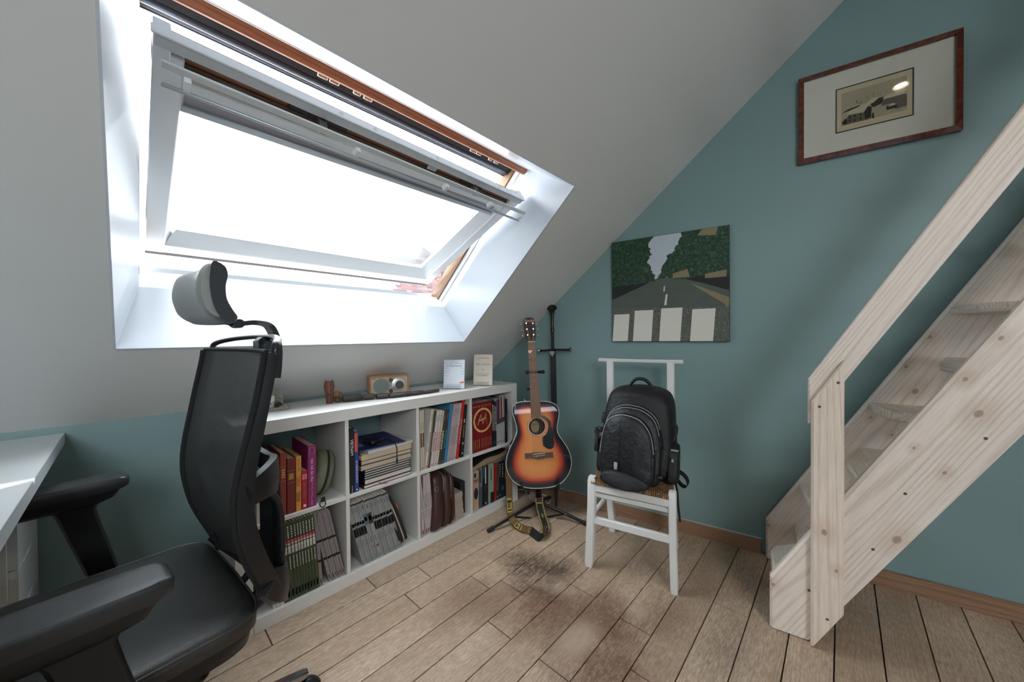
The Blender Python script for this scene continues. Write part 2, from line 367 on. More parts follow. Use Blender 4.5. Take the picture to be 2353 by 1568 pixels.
# ================================================================ the roof window
# (structure) reveal lining, frame, and the pivoting sash swung open
win = empty('window_1', SL(.9, -1.13, .3), kind='structure', label='open white centre-pivot roof window set deep in the sloping ceiling')
lin = M('reveal_lining', 'C0C6CE', .3, bump=(40, .03))
def lining(name, p):
    n = (p[1]-p[0]).cross(p[2]-p[0]).normalized(); mid = SL(.95, -1.13, .15)
    if n.dot(mid-p[0]) > 0: n = -n
    return MB().prism(p, n*.012).build(name, lin, win, smooth=0)
q = {'b': [SL(S0, YL, -.001), SL(S0, YR, -.001), SL(S0, YR, DD), SL(S0, YLi, DD)],
     't': [SL(S1, YL, -.001), SL(S1, YR, -.001), SL(S1i, YR, DD), SL(S1i, YLi, DD)],
     'l': [SL(S0, YL, -.001), SL(S1, YL, -.001), SL(S1i, YLi, DD), SL(S0, YLi, DD)],
     'r': [SL(S0, YR, -.001), SL(S1, YR, -.001), SL(S1i, YR, DD), SL(S0, YR, DD)]}
for k in 'btlr': lining('reveal_panel', q[k])
wp = M('window_white', 'E9ECED', .3, bump=(30, .03)); brw = wood('frame_wood', 'A0694A', '5A3626', (0, 1, 0), ts, .55, 40, .08, 3); blk = M('black_recess', '14181F', .7)
brs = wood('jamb_wood', '8E6A4C', '4A3224', ts, (0, 1, 0), .6, 40, .1, 6)
zinc = M('dark_cladding', '4A525E', .28, .6, bump=(90, .3)); felt = M('felt_seal', '8E8D90', .9, bump=(500, 1.0, .004), mottle=1)
# frame: bottom, right, left, top
fr = MB().box((.34, -1.83, .295), (.411, -.44, .352), SL, .002).build('frame_rail', wp, win)
MB().box((.34, -1.83, .358), (.402, -.44, .40), SL, .002).build('frame_bead', wp, fr)
MB().box((.33, -1.86, .40), (.378, -.42, .455), SL, .002).build('sill_cladding', M('grey_cladding', '9BA1A6', .4, .3), fr)
for y0, y1, y2, y3 in ((-.4615, -.42, -.467, -.476), (-1.812, -1.85, -1.806, -1.80)):
    j = MB().box((.34, y0, .295), (1.44, y1, .345), SL, .002).build('frame_jamb', wp, win)
    MB().box((.34, y2, .349), (1.44, y1, .378), SL, .001).build('jamb_bead', wp, j)
    MB().box((.34, y3, .378), (1.44, y1, .45), SL, .001).build('jamb_liner', brs, j)
t_ = MB().box((1.396, -1.81, .297), (1.45, -.46, .315), SL, .002).build('frame_head', wp, win)
MB().box((1.358, -1.81, .312), (1.45, -.46, .340), SL, .006).build('head_bead', brw, t_)
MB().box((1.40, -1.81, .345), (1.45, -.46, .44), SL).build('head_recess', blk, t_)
MB().tube([SL(1.309, -1.81, .42), SL(1.309, -.475, .42)], .0125, 14, flat=1.4).build('head_cladding', zinc, t_)
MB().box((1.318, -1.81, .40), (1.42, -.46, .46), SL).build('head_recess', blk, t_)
MB().box((1.284, -1.81, .42), (1.299, -.475, .445), SL, .003).build('weather_seal', felt, t_)
MB().box((1.277, -1.81, .425), (1.284, -.475, .447), SL, .003).build('drip_edge', M('drip_edge', '2E3A52', .35, .5), t_)
brass = M('strike_plate', 'B8A694', .35, .8)
for yc in (-1.42, -.80):
    for dy, wd in ((0, .03), (.035, .03), (.11, .025), (.145, .03)):
        MB().box((1.345, yc+dy, .33), (1.38, yc+dy+wd, .338), SL, .002).build('strike_plate', brass, t_)
# sash
s0_, d0_, s1_, d1_ = .428, .49, 1.31, .178
LS = sqrt((s1_-s0_)**2+(d1_-d0_)**2); e0, e1 = (s1_-s0_)/LS, (d1_-d0_)/LS
SO = SL(s0_, 0, d0_); su = ts*e0-ns*e1; so = -(ns*e0+ts*e1)
def Q(u, y, w): return SO+su*u+so*w+V((0, y, 0))
sash = MB().box((0, -1.785, 0), (.058, -.505, .055), Q, .003).build('sash', wp, win)
YA, YB = -1.785, -.505
for a, c in ((YA, YA+.055), (YB, YB-.055)): MB().box((0, a, -.001), (.90, c, .056), Q, .003).build('sash_stile', wp, sash)
bd = MB()
def bead(p): bd.loft([[Q(*x) for x in p[0]], [Q(*x) for x in p[1]]])
y0, y1 = YA+.055, YB-.055
for (a, c) in (((.058, 0), (.115, .045)),):
    bd.prism([Q(.058, y0, .006), Q(.11, y0+.03, .045), Q(.058, y0, .05)], V((0, y1-y0, 0)))
bd.prism([Q(.058, y0, .006), Q(.058, y0+.018, .045), Q(.058, y0, .05)], su*.78)
bd.prism([Q(.058, y1, .006), Q(.058, y1-.05, .045), Q(.058, y1, .05)], su*.78)
bd.build('glazing_bead', wp, sash, smooth=0)
def glassmat():
    m = bpy.data.materials.new('dusty_glass'); m.use_nodes = True; t = NT(m); o = t.n['Material Output']
    tr = t.new('BsdfTransparent'); tr.inputs[0].default_value = (.97, .985, .98, 1); gl = t.new('BsdfGlossy'); gl.inputs['Roughness'].default_value = .02
    df = t.new('BsdfTranslucent'); df.inputs[0].default_value = (.9, .92, .95, 1)
    m1 = t.new('MixShader'); t.set(m1.inputs[0], t.math('MULTIPLY', t.noise(t.pos(), 3, 5, .6), .10)); t.l.new(tr.outputs[0], m1.inputs[1]); t.l.new(df.outputs[0], m1.inputs[2])
    fr_ = t.new('Fresnel'); fr_.inputs[0].default_value = 1.45
    m2 = t.new('MixShader'); t.set(m2.inputs[0], t.math('MULTIPLY', fr_.outputs[0], .8)); t.l.new(m1.outputs[0], m2.inputs[1]); t.l.new(gl.outputs[0], m2.inputs[2])
    t.l.new(m2.outputs[0], o.inputs[0]); return m
MB().box((.06, y0, .044), (.84, y1, .050), Q).build('glass_pane', glassmat(), sash, smooth=0)
MB().box((-.026, YA+.002, .003), (-.0005, YB-.012, .05), Q, .002).build('bottom_seal', M('weathered_seal', '3A3030', .8, bump=(120, .6, .003), mottle=1), sash)
def Qs(u, y, w): return Q(u-.017*(y+1.145)/.64, y, w)     # the top casing sits a little askew
MB().box((.800, YA+.055, .001), (.838, YB-.055, .050), Q, .004).build('top_rail', wp, sash)
bl = M('grey_blind', 'A3A2A8', .8, bump=(700, .2)); alu = M('aluminium', 'B5BCC0', .35, .5)
MB().box((.745, y0+.002, .022), (.83, y1-.002, .026), Q).build('roller_blind', bl, sash)
MB().box((.728, y0+.002, .012), (.75, y1-.002, .028), Q, .003).build('blind_bar', alu, sash)
# cavity, casing, flap, handle
MB().box((.832, YA+.03, .016), (.915, YB-.03, .045), Qs).build('vent_cavity', brw, sash)
MB().box((.845, YA+.03, .008), (.868, YB-.03, .017), Qs, .003).build('cavity_lining', M('cavity_brown', '6A4E40', .6, bump=(40, .4, .002), mottle=.5), sash)
for a, c in ((YA, YA+.030), (YB, YB-.030)): MB().box((.838, a, -.004), (.932, c, .045), Qs, .002).build('end_block', wp, sash)
MB().box((.900, YA+.001, -.012), (.931, YB-.001, .016), Qs, .003).build('top_casing', M('casing_grey', 'CFD2D4', .4), sash)
MB().box((.931, YA-.004, -.014), (.936, YB+.004, .016), Qs, .002).build('casing_cap', wp, sash)
MB().box((.884, YA+.012, -.056), (.905, YB+.028, -.048), Qs, .002).build('vent_flap', M('flap_grey', 'D5DADB', .4), sash)
hb_ = MB().box((.850, YA+.012, -.076), (.859, YB+.014, -.066), Qs, .002).build('handle_bar', alu, sash)
for yy in (-1.735, -1.325, -.965, -.715, -.505): MB().box((.857, yy, -.072), (.888, yy+.014, -.05), Qs, .001).build('handle_bracket', wp, hb_)
dkw = M('dark_recess_wood', '2A1E1A', .7)
for yy, ww in ((-1.51, .17), (-.86, .12)):
    rc = MB().box((.868, yy, .006), (.897, yy+ww, .018), Qs, .008).build('lock_recess', dkw, sash)
    MB().box((.872, yy+ww*.45, -.045), (.897, yy+ww*.45+.022, .008), Qs, .002).build('latch', M('steel_latch', '8E8A84', .35, .9), rc)
MB().box((.870, -1.03, .0), (.897, -.99, .012), Qs, .003).build('label_plate', alu, sash)
foam = M('foam_strip', 'D9D7CF', .8)
for a, c in ((-1.75, -1.66), (-1.60, -1.24), (-1.12, -.90), (-.86, -.76), (-.73, -.62), (-.575, -.545)):
    MB().box((.850, a, -.0), (.860, c, .009), Qs, .004).build('foam_strip', foam, sash)
for yy in (-1.38, -1.27, -1.02, -.68):
    MB().lathe([(.007, 0), (.007, .0006)], Qs(.9361, yy, .002), su, 14).build('screw_plug', M('plug', 'D3D7D9', .5), sash)
# neighbour's brick gable and roof, seen through the gap and the glass
def brickmat():
    m = bpy.data.materials.new('old_brick'); m.use_nodes = True; t = NT(m); p = t.n['Principled BSDF']
    r = t.new('ObjectInfo').outputs['Random']; rr = t.noise(t.pos(), 2.3, 2)
    wn_ = t.new('TexWhiteNoise', noise_dimensions='3D'); sn = t.vm('SNAP', t.pos(), (1.0, .22, .075)); t.set(wn_.inputs[0], sn)
    t.set(p.inputs['Base Color'], t.ramp(wn_.outputs[0], [(0, srgb('2E2328')), (.35, srgb('4A3334')), (.6, srgb('5C4038')), (.8, srgb('3A3036')), (1, srgb('6E564E'))]))
    p.inputs['Roughness'].default_value = .9; return m
XB = -10.0
bld = empty('brick_house', (XB-1, 3.0, 0), 'neighbouring brick gable house outside the open roof window', 'house')
gp = [onx(885, 680, XB), onx(968, 567, XB), onx(1100, 612, XB)]
y_l, z_l = gp[0].y, gp[0].z; y_a, z_a = gp[1].y, gp[1].z
sl_ = (z_a-z_l)/(y_a-y_l); zb_ = -3.0; ZB0 = 1.6; y_l2 = y_l-(z_l-ZB0)/sl_
wall_poly = [(XB, y_l2, zb_), (XB, y_l2, ZB0), (XB, y_a, z_a), (XB, y_a+4.4, z_a-1.8), (XB, y_a+4.4, zb_)]
MB().prism(wall_poly, (-3, 0, 0)).build('gable_wall', M('mortar', '6E6969', .95), bld, smooth=0)
bk_ = MB(); ch_ = 0
zz = ZB0+.6
row = 0
while zz < z_a:
    yy = y_l2+(zz-ZB0)/sl_+.03; yy += (row % 2)*.11-.11
    while yy < y_a+3.2:
        if yy > y_l2+(zz+.06-ZB0)/sl_ and (yy < y_a or zz < z_a-.1-(yy-y_a)*.41): bk_.box((XB, yy, zz), (XB+.012, yy+.205, zz+.062))
        yy += .22
    zz += .075; row += 1
bk_.build('brick', brickmat(), bld, kind='stuff', smooth=0)
rm = M('roof_slate', '6E7279', .8, bump=(6, .8, .05), mottle=.8)
MB().prism([(XB+.05, y_l2-.05, ZB0), (XB+.05, y_a, z_a+.06), (XB+.05, y_a, z_a), (XB+.05, y_l2+.03, ZB0)], (-3.2, 0, 0)).build('roof', rm, bld, smooth=0)
MB().prism([(XB+.05, y_a, z_a+.06), (XB+.05, y_a+4.6, z_a-1.82), (XB+.05, y_a+4.6, z_a-1.92), (XB+.05, y_a, z_a-.02)], (-3.2, 0, 0)).build('roof', rm, bld, smooth=0)
for aa in (onx(915, 690, XB), onx(1015, 632, XB)):
    yy, z0_ = aa.y, aa.z
    MB().box((XB+.012, yy, z0_-.25), (XB+.035, yy+.04, z0_+.25)).build('wall_anchor', M('iron', '22242A', .6, .5), bld)
# ================================================================ low bookcase
shw = M('shelf_white', 'DAD9D5', .38, bump=(50, .02))
T5 = .0515
bc = empty('bookcase', (XS-.195, YS-.745, 0), 'low white bookcase of eight cubes standing under the roof window', 'bookcase')
def SH(u, z, d=0): return V((XS-d, YS-u, z))          # along from the right end, height, depth from the front
fsh = lambda x, y, z: V((XS-x, YS-y, z))
MB().box((0, T5+.0004, .79-T5), (.39, 1.49-T5-.0004, .79), fsh, .0012).build('top_panel', shw, bc)
MB().box((0, T5+.0004, 0), (.39, 1.49-T5-.0004, T5), fsh, .0012).build('bottom_panel', shw, bc)
MB().box((0, 0, 0), (.39, T5, .79), fsh, .0012).build('side_panel', shw, bc)
MB().box((0, 1.49-T5, 0), (.39, 1.49, .79), fsh, .0012).build('side_panel', shw, bc)
DIV = [.3865, .7375, 1.0885]
for u in DIV: MB().box((.002, u, T5), (.388, u+.016, .79-T5), fsh, .0008).build('divider', shw, bc)
for a_, c_ in ((T5, .3865), (.4025, .7375), (.7535, 1.0885), (1.1045, 1.49-T5)): MB().box((.002, a_, .387), (.388, c_, .403), fsh, .0008).build('shelf', shw, bc)
Z1, Z0 = .4032, T5+.0002
# ---------------------------------------------------------------- books
paper = M('paper_edges', 'C9BBA8', .9, bump=(900, .6, .001)); paperw = M('white_paper_edges', 'D8D3CB', .9, bump=(900, .5, .001))
inkw = M('ink_white', 'E8E6E2', .6); inkk = M('ink_black', '1B1B1D', .6); gold = M('ink_gold', 'C8A95A', .45, .3); inkr = M('ink_red', 'B92C2E', .6); inkg = M('ink_grey', '77787C', .6)
SEG = {}
def book(name, xf, y, zb, wd, h, dep, tilt, col, label, cat='book', group=None, pages=paper, prints=(), texts=(), rough=.5, ct=.0018, hard=True, rise=0):
    """spine faces +x at xf; y = left foot, leaning by tilt (+ = top to the left)"""
    m = M('cover_'+col, col, rough)
    ww = V((0, cos(tilt), sin(tilt))); uu = V((0, -sin(tilt), cos(tilt)))
    O = V((xf, y, zb)) + (V((0, 0, wd*sin(-tilt))) if tilt < 0 else V((0, 0, 0)))
    fn = lambda d, a, z: O+V((-d, 0, 0))+ww*a+uu*z
    b = MB(); b.box((0, 0, 0), (ct, wd, h), fn, min(.0012, wd*.2)); b.box((ct*.6, 0, 0), (dep, ct, h), fn); b.box((ct*.6, wd-ct, 0), (dep, wd, h), fn)
    o = b.build(name, m, None, label, cat, group)
    e = .003 if hard else .0004
    MB().box((ct, ct+.0002, e), (dep-.003, wd-ct-.0002, h-e), fn).build('page_block', pages, o, smooth=0)
    if prints:
        b = MB(); ms = []
        for (z0, z1, a0, a1, mm) in prints:
            if mm not in ms: ms.append(mm)
            b.mat(ms.index(mm)); b.quad(fn(-.0005, wd*a0, h*z0), fn(-.0005, wd*a1, h*z0), fn(-.0005, wd*a1, h*z1), fn(-.0005, wd*a0, h*z1))
        b.build('spine_print', ms, o, smooth=0, flip=False, kind='stuff')
    for (body, z, size, mm, *rest) in texts:
        dn = -uu if (not rest or rest[0]) else uu
        xs_ = rest[1] if len(rest) > 1 else 1
        if len(rest) > 2 and rest[2] == 'h': text('title', body, size, fn(-.0006, wd*.5, h*z), ww, uu, mm, o, 'CENTER', xs_)
        else: text('title', body, size, fn(-.0006, wd*.5, h*z), dn, V((1, 0, 0)).cross(dn), mm, o, 'CENTER', xs_)
    return o
def dashes(mm, z0, z1, n, a0=.3, a1=.7, seed=0):
    r = random.Random(seed); out = []; st = (z1-z0)/n
    for i in range(n):
        out.append((z0+i*st, z0+i*st+st*r.uniform(.55, .85), a0, a1, mm))
    return out
def sp(ub, vb, xf): return onx(ub, vb, xf)
def sbook(name, ubl, vbl, utl, vtl, ubr, xf, zb, dep, col, label, **k):
    """book measured on the picture: left foot, left top, right foot column"""
    a = onx(ubl, vbl, xf).y; r = onx(ubr, vbl, xf).y; tp = onx(utl, vtl, xf); d = V((0, tp.y-a, tp.z-zb)); tilt = atan2(-d.y, d.z)
    return book(name, xf, a, zb, (r-a)*cos(tilt)*.985, d.length, dep, tilt, col, label, **k)
XF = XS-.012
# upper row, first cube from the left
A = 'books in the upper left cube beside the olive case'
sbook('book', 590, 1200, 590, 1056, 604, XF, Z1, .19, 'C9C7C2', 'grey book with small black lettering, leftmost behind the office chair back', group=A, texts=[('LES', .72, .011, inkk, True)])
sbook('book', 606, 1195, 606, 1066, 624, XF, Z1, .19, 'D98F9C', 'plain pink book between the grey and the gilt dark red one', group=A)
sq = []
for i in range(7): sq += [(.05+i*.132, .056+i*.132, .12, .88, gold), (.15+i*.132, .156+i*.132, .12, .88, gold), (.05+i*.132, .156+i*.132, .12, .17, gold), (.05+i*.132, .156+i*.132, .83, .88, gold)]
sbook('book', 625, 1187, 625, 1053.5, 643, XF, Z1, .18, '6E1E22', 'dark red leather book with gilt square frames down its spine', group=A, rough=.4, prints=sq)
sbook('book', 644, 1181, 644, 1042.5, 658, XF, Z1, .18, '9A3A33', 'tall faded red book with two fine gilt rules', group=A, prints=[(.775, .78, 0, 1, gold), (.55, .555, 0, 1, gold)]+dashes(gold, .6, .75, 4, .2, .8, 3))
sbook('book', 660, 1175, 660, 1056, 678.5, XF, Z1, .18, '7C2B26', 'thick brownish red book with gilt rules, left of the orange one', group=A, prints=[(.775, .78, 0, 1, gold), (.555, .56, 0, 1, gold)]+dashes(gold, .62, .73, 3, .2, .8, 5))
sbook('book', 680, 1170, 680, 1050.5, 692.5, XF, Z1, .19, 'DFA04A', 'orange yellow book with REBEL in red and black on its spine', group=A, texts=[('REBEL', .27, .0175, inkk, False, .9), ('REBEL', .55, .0175, inkr, False, .9), ('Geert Van Mol', .84, .0085, inkk, False)], prints=[(0, 1, 0, .06, inkr)])
sbook('book', 693.5, 1167, 693.5, 1083, 706.5, XF, Z1, .16, 'B8242C', 'short bright red book with a pink square and number 2', group=A, texts=[('2', .83, .015, inkk, True, 1, 'h'), ('DIVA SONI', .5, .012, inkg, False)], prints=[(.77, .9, .1, .9, M('ink_pink', 'E58A96', .6)), (.06, .12, .3, .75, inkw)])
sbook('book', 707.5, 1163, 707.5, 1026, 727, XF, Z1, .21, '8E2A6E', 'tall magenta book with MA VIE EN VIN in white letters', group=A, texts=[('MA VIE EN VIN', .60, .0145, inkw, False), ('Pierre Perret', .27, .012, gold, False)], prints=[(.86, .97, .2, .26, gold), (.86, .97, .74, .8, gold), (.965, .97, .2, .8, gold), (.86, .865, .3, .7, gold), (.03, .12, .45, .5, inkw)])
# olive zip case leaning in the first cube
ol = M('olive_fabric', '6B705A', .75, bump=(500, .3)); zip_ = M('zip_black', '17181A', .6, bump=(800, .6))
ca = onx(752, 1150, XS-.01); cb_ = onx(772, 1064, XS-.03)
cs = empty('headphone_case', (ca.x-.08, ca.y, Z1), 'olive green zip case leaning against the cube side beside the magenta book', 'case')
def half(sgn, m, name, w0, w1):
    dirv = V((0, sin(.30), cos(.30))); wv = V((0, cos(.30), -sin(.30))); base = V((XS-.012, YS-1.1045-.098, Z1+.012)); N = 30
    O2 = [(-.088-.082*cos(2*pi*i/N)*(1-.18*sin(2*pi*i/N)),   .098+.096*sin(2*pi*i/N)) for i in range(N)]
    secs = [[base+V((-.088+(x+.088)*k, 0, 0))+dirv*(.095+(z-.095)*k)+wv*t_*sgn for x, z in O2] for t_, k in ((w0, 1.), (w0+(w1-w0)*.55, .985), (w0+(w1-w0)*.85, .9), (w1, .72))]
    return MB().loft(secs).build(name, m, cs, smooth=50)
half(-1, ol, 'case_shell', .0062, .040); half(1, ol, 'case_shell', .0062, .029); z_ = half(1, zip_, 'zip', -.006, .0061)
def ringpath(c, r, ax, n=14, e=1.): 
    ax = V(ax).normalized(); x = ax.orthogonal().normalized(); y = ax.cross(x); return [V(c)+x*(r*cos(2*pi*i/n))+y*(r*e*sin(2*pi*i/n)) for i in range(n)]
pc = V((XS-.006, YS-1.1045-.085, Z1+.008))
MB().tube(ringpath(pc+V((.008, -.01, -.004)), .0135, (.9, .3, .3)), .0022, 8, closed=True).build('carry_loop', zip_, cs)
MB().box((pc.x-.004, pc.y-.014, pc.z), (pc.x+.004, pc.y+.002, pc.z+.02), None, .002).build('zip_pull', zip_, cs)
# upper row, second cube
B_ = 'books standing left of the magazine pile'
sbook('book', 804.5, 1134, 802.4, 985, 815.3, XF-.002, Z1, .23, '121316', 'black hardback with VIETNAM in white on its spine', group=B_, texts=[('VIETNAM', .70, .0175, inkw, True), ('Tim Schoop', .06, .007, inkw, True)], prints=dashes(inkg, .64, .78, 5, .08, .2, 3))
sbook('book', 815.8, 1129, 814.4, 992, 824.8, XF-.002, Z1, .22, '23408C', 'blue paperback with an orange red band near its top', group=B_, hard=False, texts=[('LE DEBARQUEMENT', .33, .0115, inkw, True)], prints=[(.66, .97, .0, .75, M('ink_orange', 'D9563F', .6)), (.03, .05, .3, .7, inkw)])
# pile of flat books: front faces towards the room
def flat(name, y0, y1, z0, th, x0, x1, col, label, pages=paperw, rot=0, prints=None, ct=.0022, cat='book', group='books and magazines in the flat pile', over=.004):
    m = M('cover_'+col, col, .4); c = V(((x0+x1)/2, (y0+y1)/2, 0)); R = Matrix.Rotation(rot, 3, 'Z'); fn = lambda x, y, z: c+R @ (V((x, y, z))-c)
    ct = min(ct, th*.28)
    b = MB(); b.box((x0, y0, z0), (x1, y1, z0+ct), fn); b.box((x0, y0, z0+th-ct), (x1, y1, z0+th), fn); b.box((x0, y0, z0), (x1, y0+ct, z0+th), fn)
    o = b.build(name, m, None, label, cat, group)
    MB().box((x0+.003, y0+ct, z0+ct+.0001), (x1-over, y1-.003, z0+th-ct-.0001), fn).build('page_block', pages, o, smooth=0)
    return o, fn
yl = onx(836, 1110, XF).y; yr = onx(946, 1080, XF).y
G = 'books and magazines in the flat pile'
zz = Z1
def pile(th, dy0, dy1, col, label, pages=paperw, rot=0, dx=0, cat='book', name='book', ov=.003):
    global zz
    r = flat(name, yl+dy0, yr+dy1, zz, th, XF-.27+dx, XF+dx-.002, col, label, pages, rot, cat=cat, over=ov); zz += th+.0006; return r
bk0, _ = pile(.017, 0, -.002, '4A1F2E', 'maroon hardback with white pages at the very bottom of the flat pile')
rb = MB(); rp = bez([V((XF-.004, yl+.07, Z1+.010)), V((XF+.003, yl+.085, Z1+.004)), V((XF+.008, yl+.10, Z1+.001)), V((XF+.004, yl+.12, Z1-.002))], 12)
rb.tube(rp, .0035, 6, flat=.25).build('ribbon', M('red_ribbon', '7A1020', .5), bk0)
pile(.024, .004, -.002, '1C2228', 'black covered book with thick white pages, second from the pile bottom')
for i, nm in enumerate(('lowest', 'second', 'third', 'topmost')):
    pile(.0105, .003+.001*i, -.006, ('2A3138', '1E2830', '343A3C', '22323A')[i], f'thin dark magazine in the flat pile, {nm} of the four thin ones', cat='magazine', name='magazine')
pile(.024, -.012, .002, '8A7B66', 'cream paged book with a dark picture cover above the thin magazines', paper)
pile(.021, -.011, .001, '33332F', 'cream paged book with black and white cover under the buff one', paper)
pile(.026, -.009, .004, 'CDAE7C', 'thick buff yellow covered book near the top of the pile', paper, ov=.001)
pile(.013, .012, .008, 'B9BEC2', 'white magazine with curled pale blue corner on the buff book', paperw, rot=.05, dx=.004, cat='magazine', name='magazine')
mg, fnm = pile(.005, -.004, -.022, '1C2A58', 'dark blue magazine with white ovals on the very top of the pile', paperw, rot=-.07, dx=-.004, cat='magazine', name='magazine')
b = MB()
for (cx, cy, rx, ry) in ((-.075, .098, .03, .024), (-.20, .03, .010, .014), (-.17, .03, .010, .016), (-.14, .028, .010, .017), (-.11, .028, .010, .018), (-.08, .026, .010, .019)):
    b.add([fnm(XF+cx+rx*cos(2*pi*k/20), yl+cy+ry*sin(2*pi*k/20), zz-.0002) for k in range(20)], [list(range(20))])
b.build('cover_print', M('oval_print', 'C9BFBD', .4), mg, smooth=0, kind='stuff')
ad = MB(); pa = V((XF-.07, yl+.078, zz+.0005)); Rz = Matrix.Rotation(.25, 3, 'Z')
adp = ad.box((-.035, -.028, 0), (.03, .028, .024), lambda x, y, z: pa+Rz @ V((x, y, z)), .006).build('power_adapter', M('black_plastic', '131416', .4), None, 'black power adapter with a cord lying on the dark blue magazine', 'adapter')
cp_ = bez([pa+V((.0, .03, .012)), pa+V((.01, .055, .018)), pa+V((.045, .073, .006)), pa+V((.077, .08, -.015)), pa+V((.078, .082, -.055)), pa+V((.076, .083, -.085))], 30)
cdp = MB().tube(cp_, .0022, 8).build('cord', M('black_plastic'), adp)
MB().lathe([(.003, 0), (.0045, .004), (.0045, .02), (.003, .024)], cp_[-1]+V((0, 0, -.012)), (0, 0, 1), 10).build('plug', M('black_plastic'), adp)
MB().lathe([(.0014, 0), (.0014, .014)], cp_[-1]+V((0, 0, -.025)), (0, 0, 1), 8).build('plug_tip', M('chrome', 'C4C6C8', .2, 1), adp)
# upper row, third cube: [foot u, v, top u, v, right foot u, colour, what]
rows = [(966.6, 1079, 964.3, 944.2, 971.5, 'C6BCA8', 'cream comic album standing upright, first at the left cube side', 'brown'),
 (971.9, 1078, 969.4, 942.8, 976.2, 'C9BFAC', 'cream comic album standing upright, second from the left cube side', 'brown'),
 (976.6, 1077, 991.8, 941.9, 980.6, 'D9D4CD', 'white album leaning right, first after the dark gap', 'blue'),
 (980.8, 1076, 995.6, 941, 984.2, 'A08C70', 'tan leaning album next to the white one', 'dark'),
 (984.6, 1074, 1000.6, 945.6, 987.8, '4A4A4E', 'thin dark album leaning between tan and white ones', 'white'),
 (988.4, 1073, 1004.6, 945, 993.5, 'D2CBC5', 'white leaning album with red lettering, left one', 'red'),
 (993.9, 1072, 1009.9, 944.2, 997.8, 'C9C0BA', 'white leaning album with orange red lettering, middle one', 'red'),
 (998.2, 1071, 1013.2, 943.4, 1001.6, 'CFCFD3', 'pale grey leaning album with a magenta edge', 'dark'),
 (1002, 1070, 1017.6, 945, 1006.3, 'D4C9A4', 'pale yellow leaning album with red lettering', 'red'),
 (1006.8, 1069, 1021.3, 942.8, 1013, '3E3D3A', 'wide charcoal leaning album, left of a pair', 'white'),
 (1013.2, 1066.5, 1027.5, 941.5, 1019.8, '33353A', 'charcoal leaning album with green lettering, right of a pair', 'green'),
 (1020.4, 1064, 1034.3, 930, 1026.2, '2E86B4', 'bright blue leaning album with tall lettering', 'red'),
 (1026.8, 1062.5, 1042.6, 931, 1030.8, 'B5A3A8', 'pale mauve leaning album, first of five', 'dark'),
 (1031, 1061, 1046.2, 930, 1034.8, 'B2A1A7', 'pale mauve leaning album, second of five', 'dark'),
 (1035, 1059.5, 1050, 929, 1038.6, 'B3A2A6', 'pale mauve leaning album, third of five', 'dark'),
 (1038.8, 1058.5, 1053.8, 928.3, 1042.4, 'B4A4A8', 'pale mauve leaning album, fourth of five', 'dark'),
 (1042.6, 1057.5, 1057.6, 927.5, 1046.6, 'C4B8BA', 'palest mauve leaning album beside the tall red one', 'dark'),
 (1047.3, 1055.5, 1062.6, 922.5, 1053.6, 'C0261F', 'tall scarlet album with white lettering down its spine', 'white'),
 (1057, 1050.5, 1066.4, 931, 1065, '15171C', 'black hardback at the right end, yellow and white lettering', 'gold')]
inks = {'brown': M('ink_brown', '5A3A22', .6), 'blue': M('ink_blue', '3A4A8A', .6), 'dark': inkg, 'white': inkw, 'red': inkr, 'green': M('ink_green', '2F9A80', .6), 'gold': gold}
for i, (a1, a2, b1, b2, c1, col, lab, ink) in enumerate(rows):
    k = inks[ink]; pr = []; tx = []
    if i == 17: tx = [('Les 100 plus belles planches de la BD', .47, .0115, inkw, False, .82)]
    elif i == 11: tx = [('MILO MANARA', .45, .011, k, False)]
    else: pr = dashes(k, .28, .62, 9, .3, .7, i)+dashes(inkg, .80, .92, 4, .35, .65, i+3)+[(.03, .055, .3, .7, inkr if i < 9 else inkg)]
    if i in (0, 1): pr = [(.38, .62, .15, .85, k)]+dashes(inkg, .65, .8, 5, .35, .65, i)+[(.02, .04, .3, .7, inkr)]
    if i == 7: pr.append((0, 1, .85, 1, M('ink_magenta', 'C22F6A', .5)))
    if i == 18: pr = dashes(gold, .38, .62, 6, .35, .6, 4)+[(.24, .28, .35, .65, inkw), (.65, .72, .35, .6, inkw), (.06, .09, .4, .7, inkw)]; tx = []
    sbook('comic_album', a1, a2, b1, b2, c1, XF-.004, Z1, .215, col, lab, cat='book', group='albums in the third upper cube', pages=paperw, prints=pr, texts=tx, hard=False, ct=.0012)
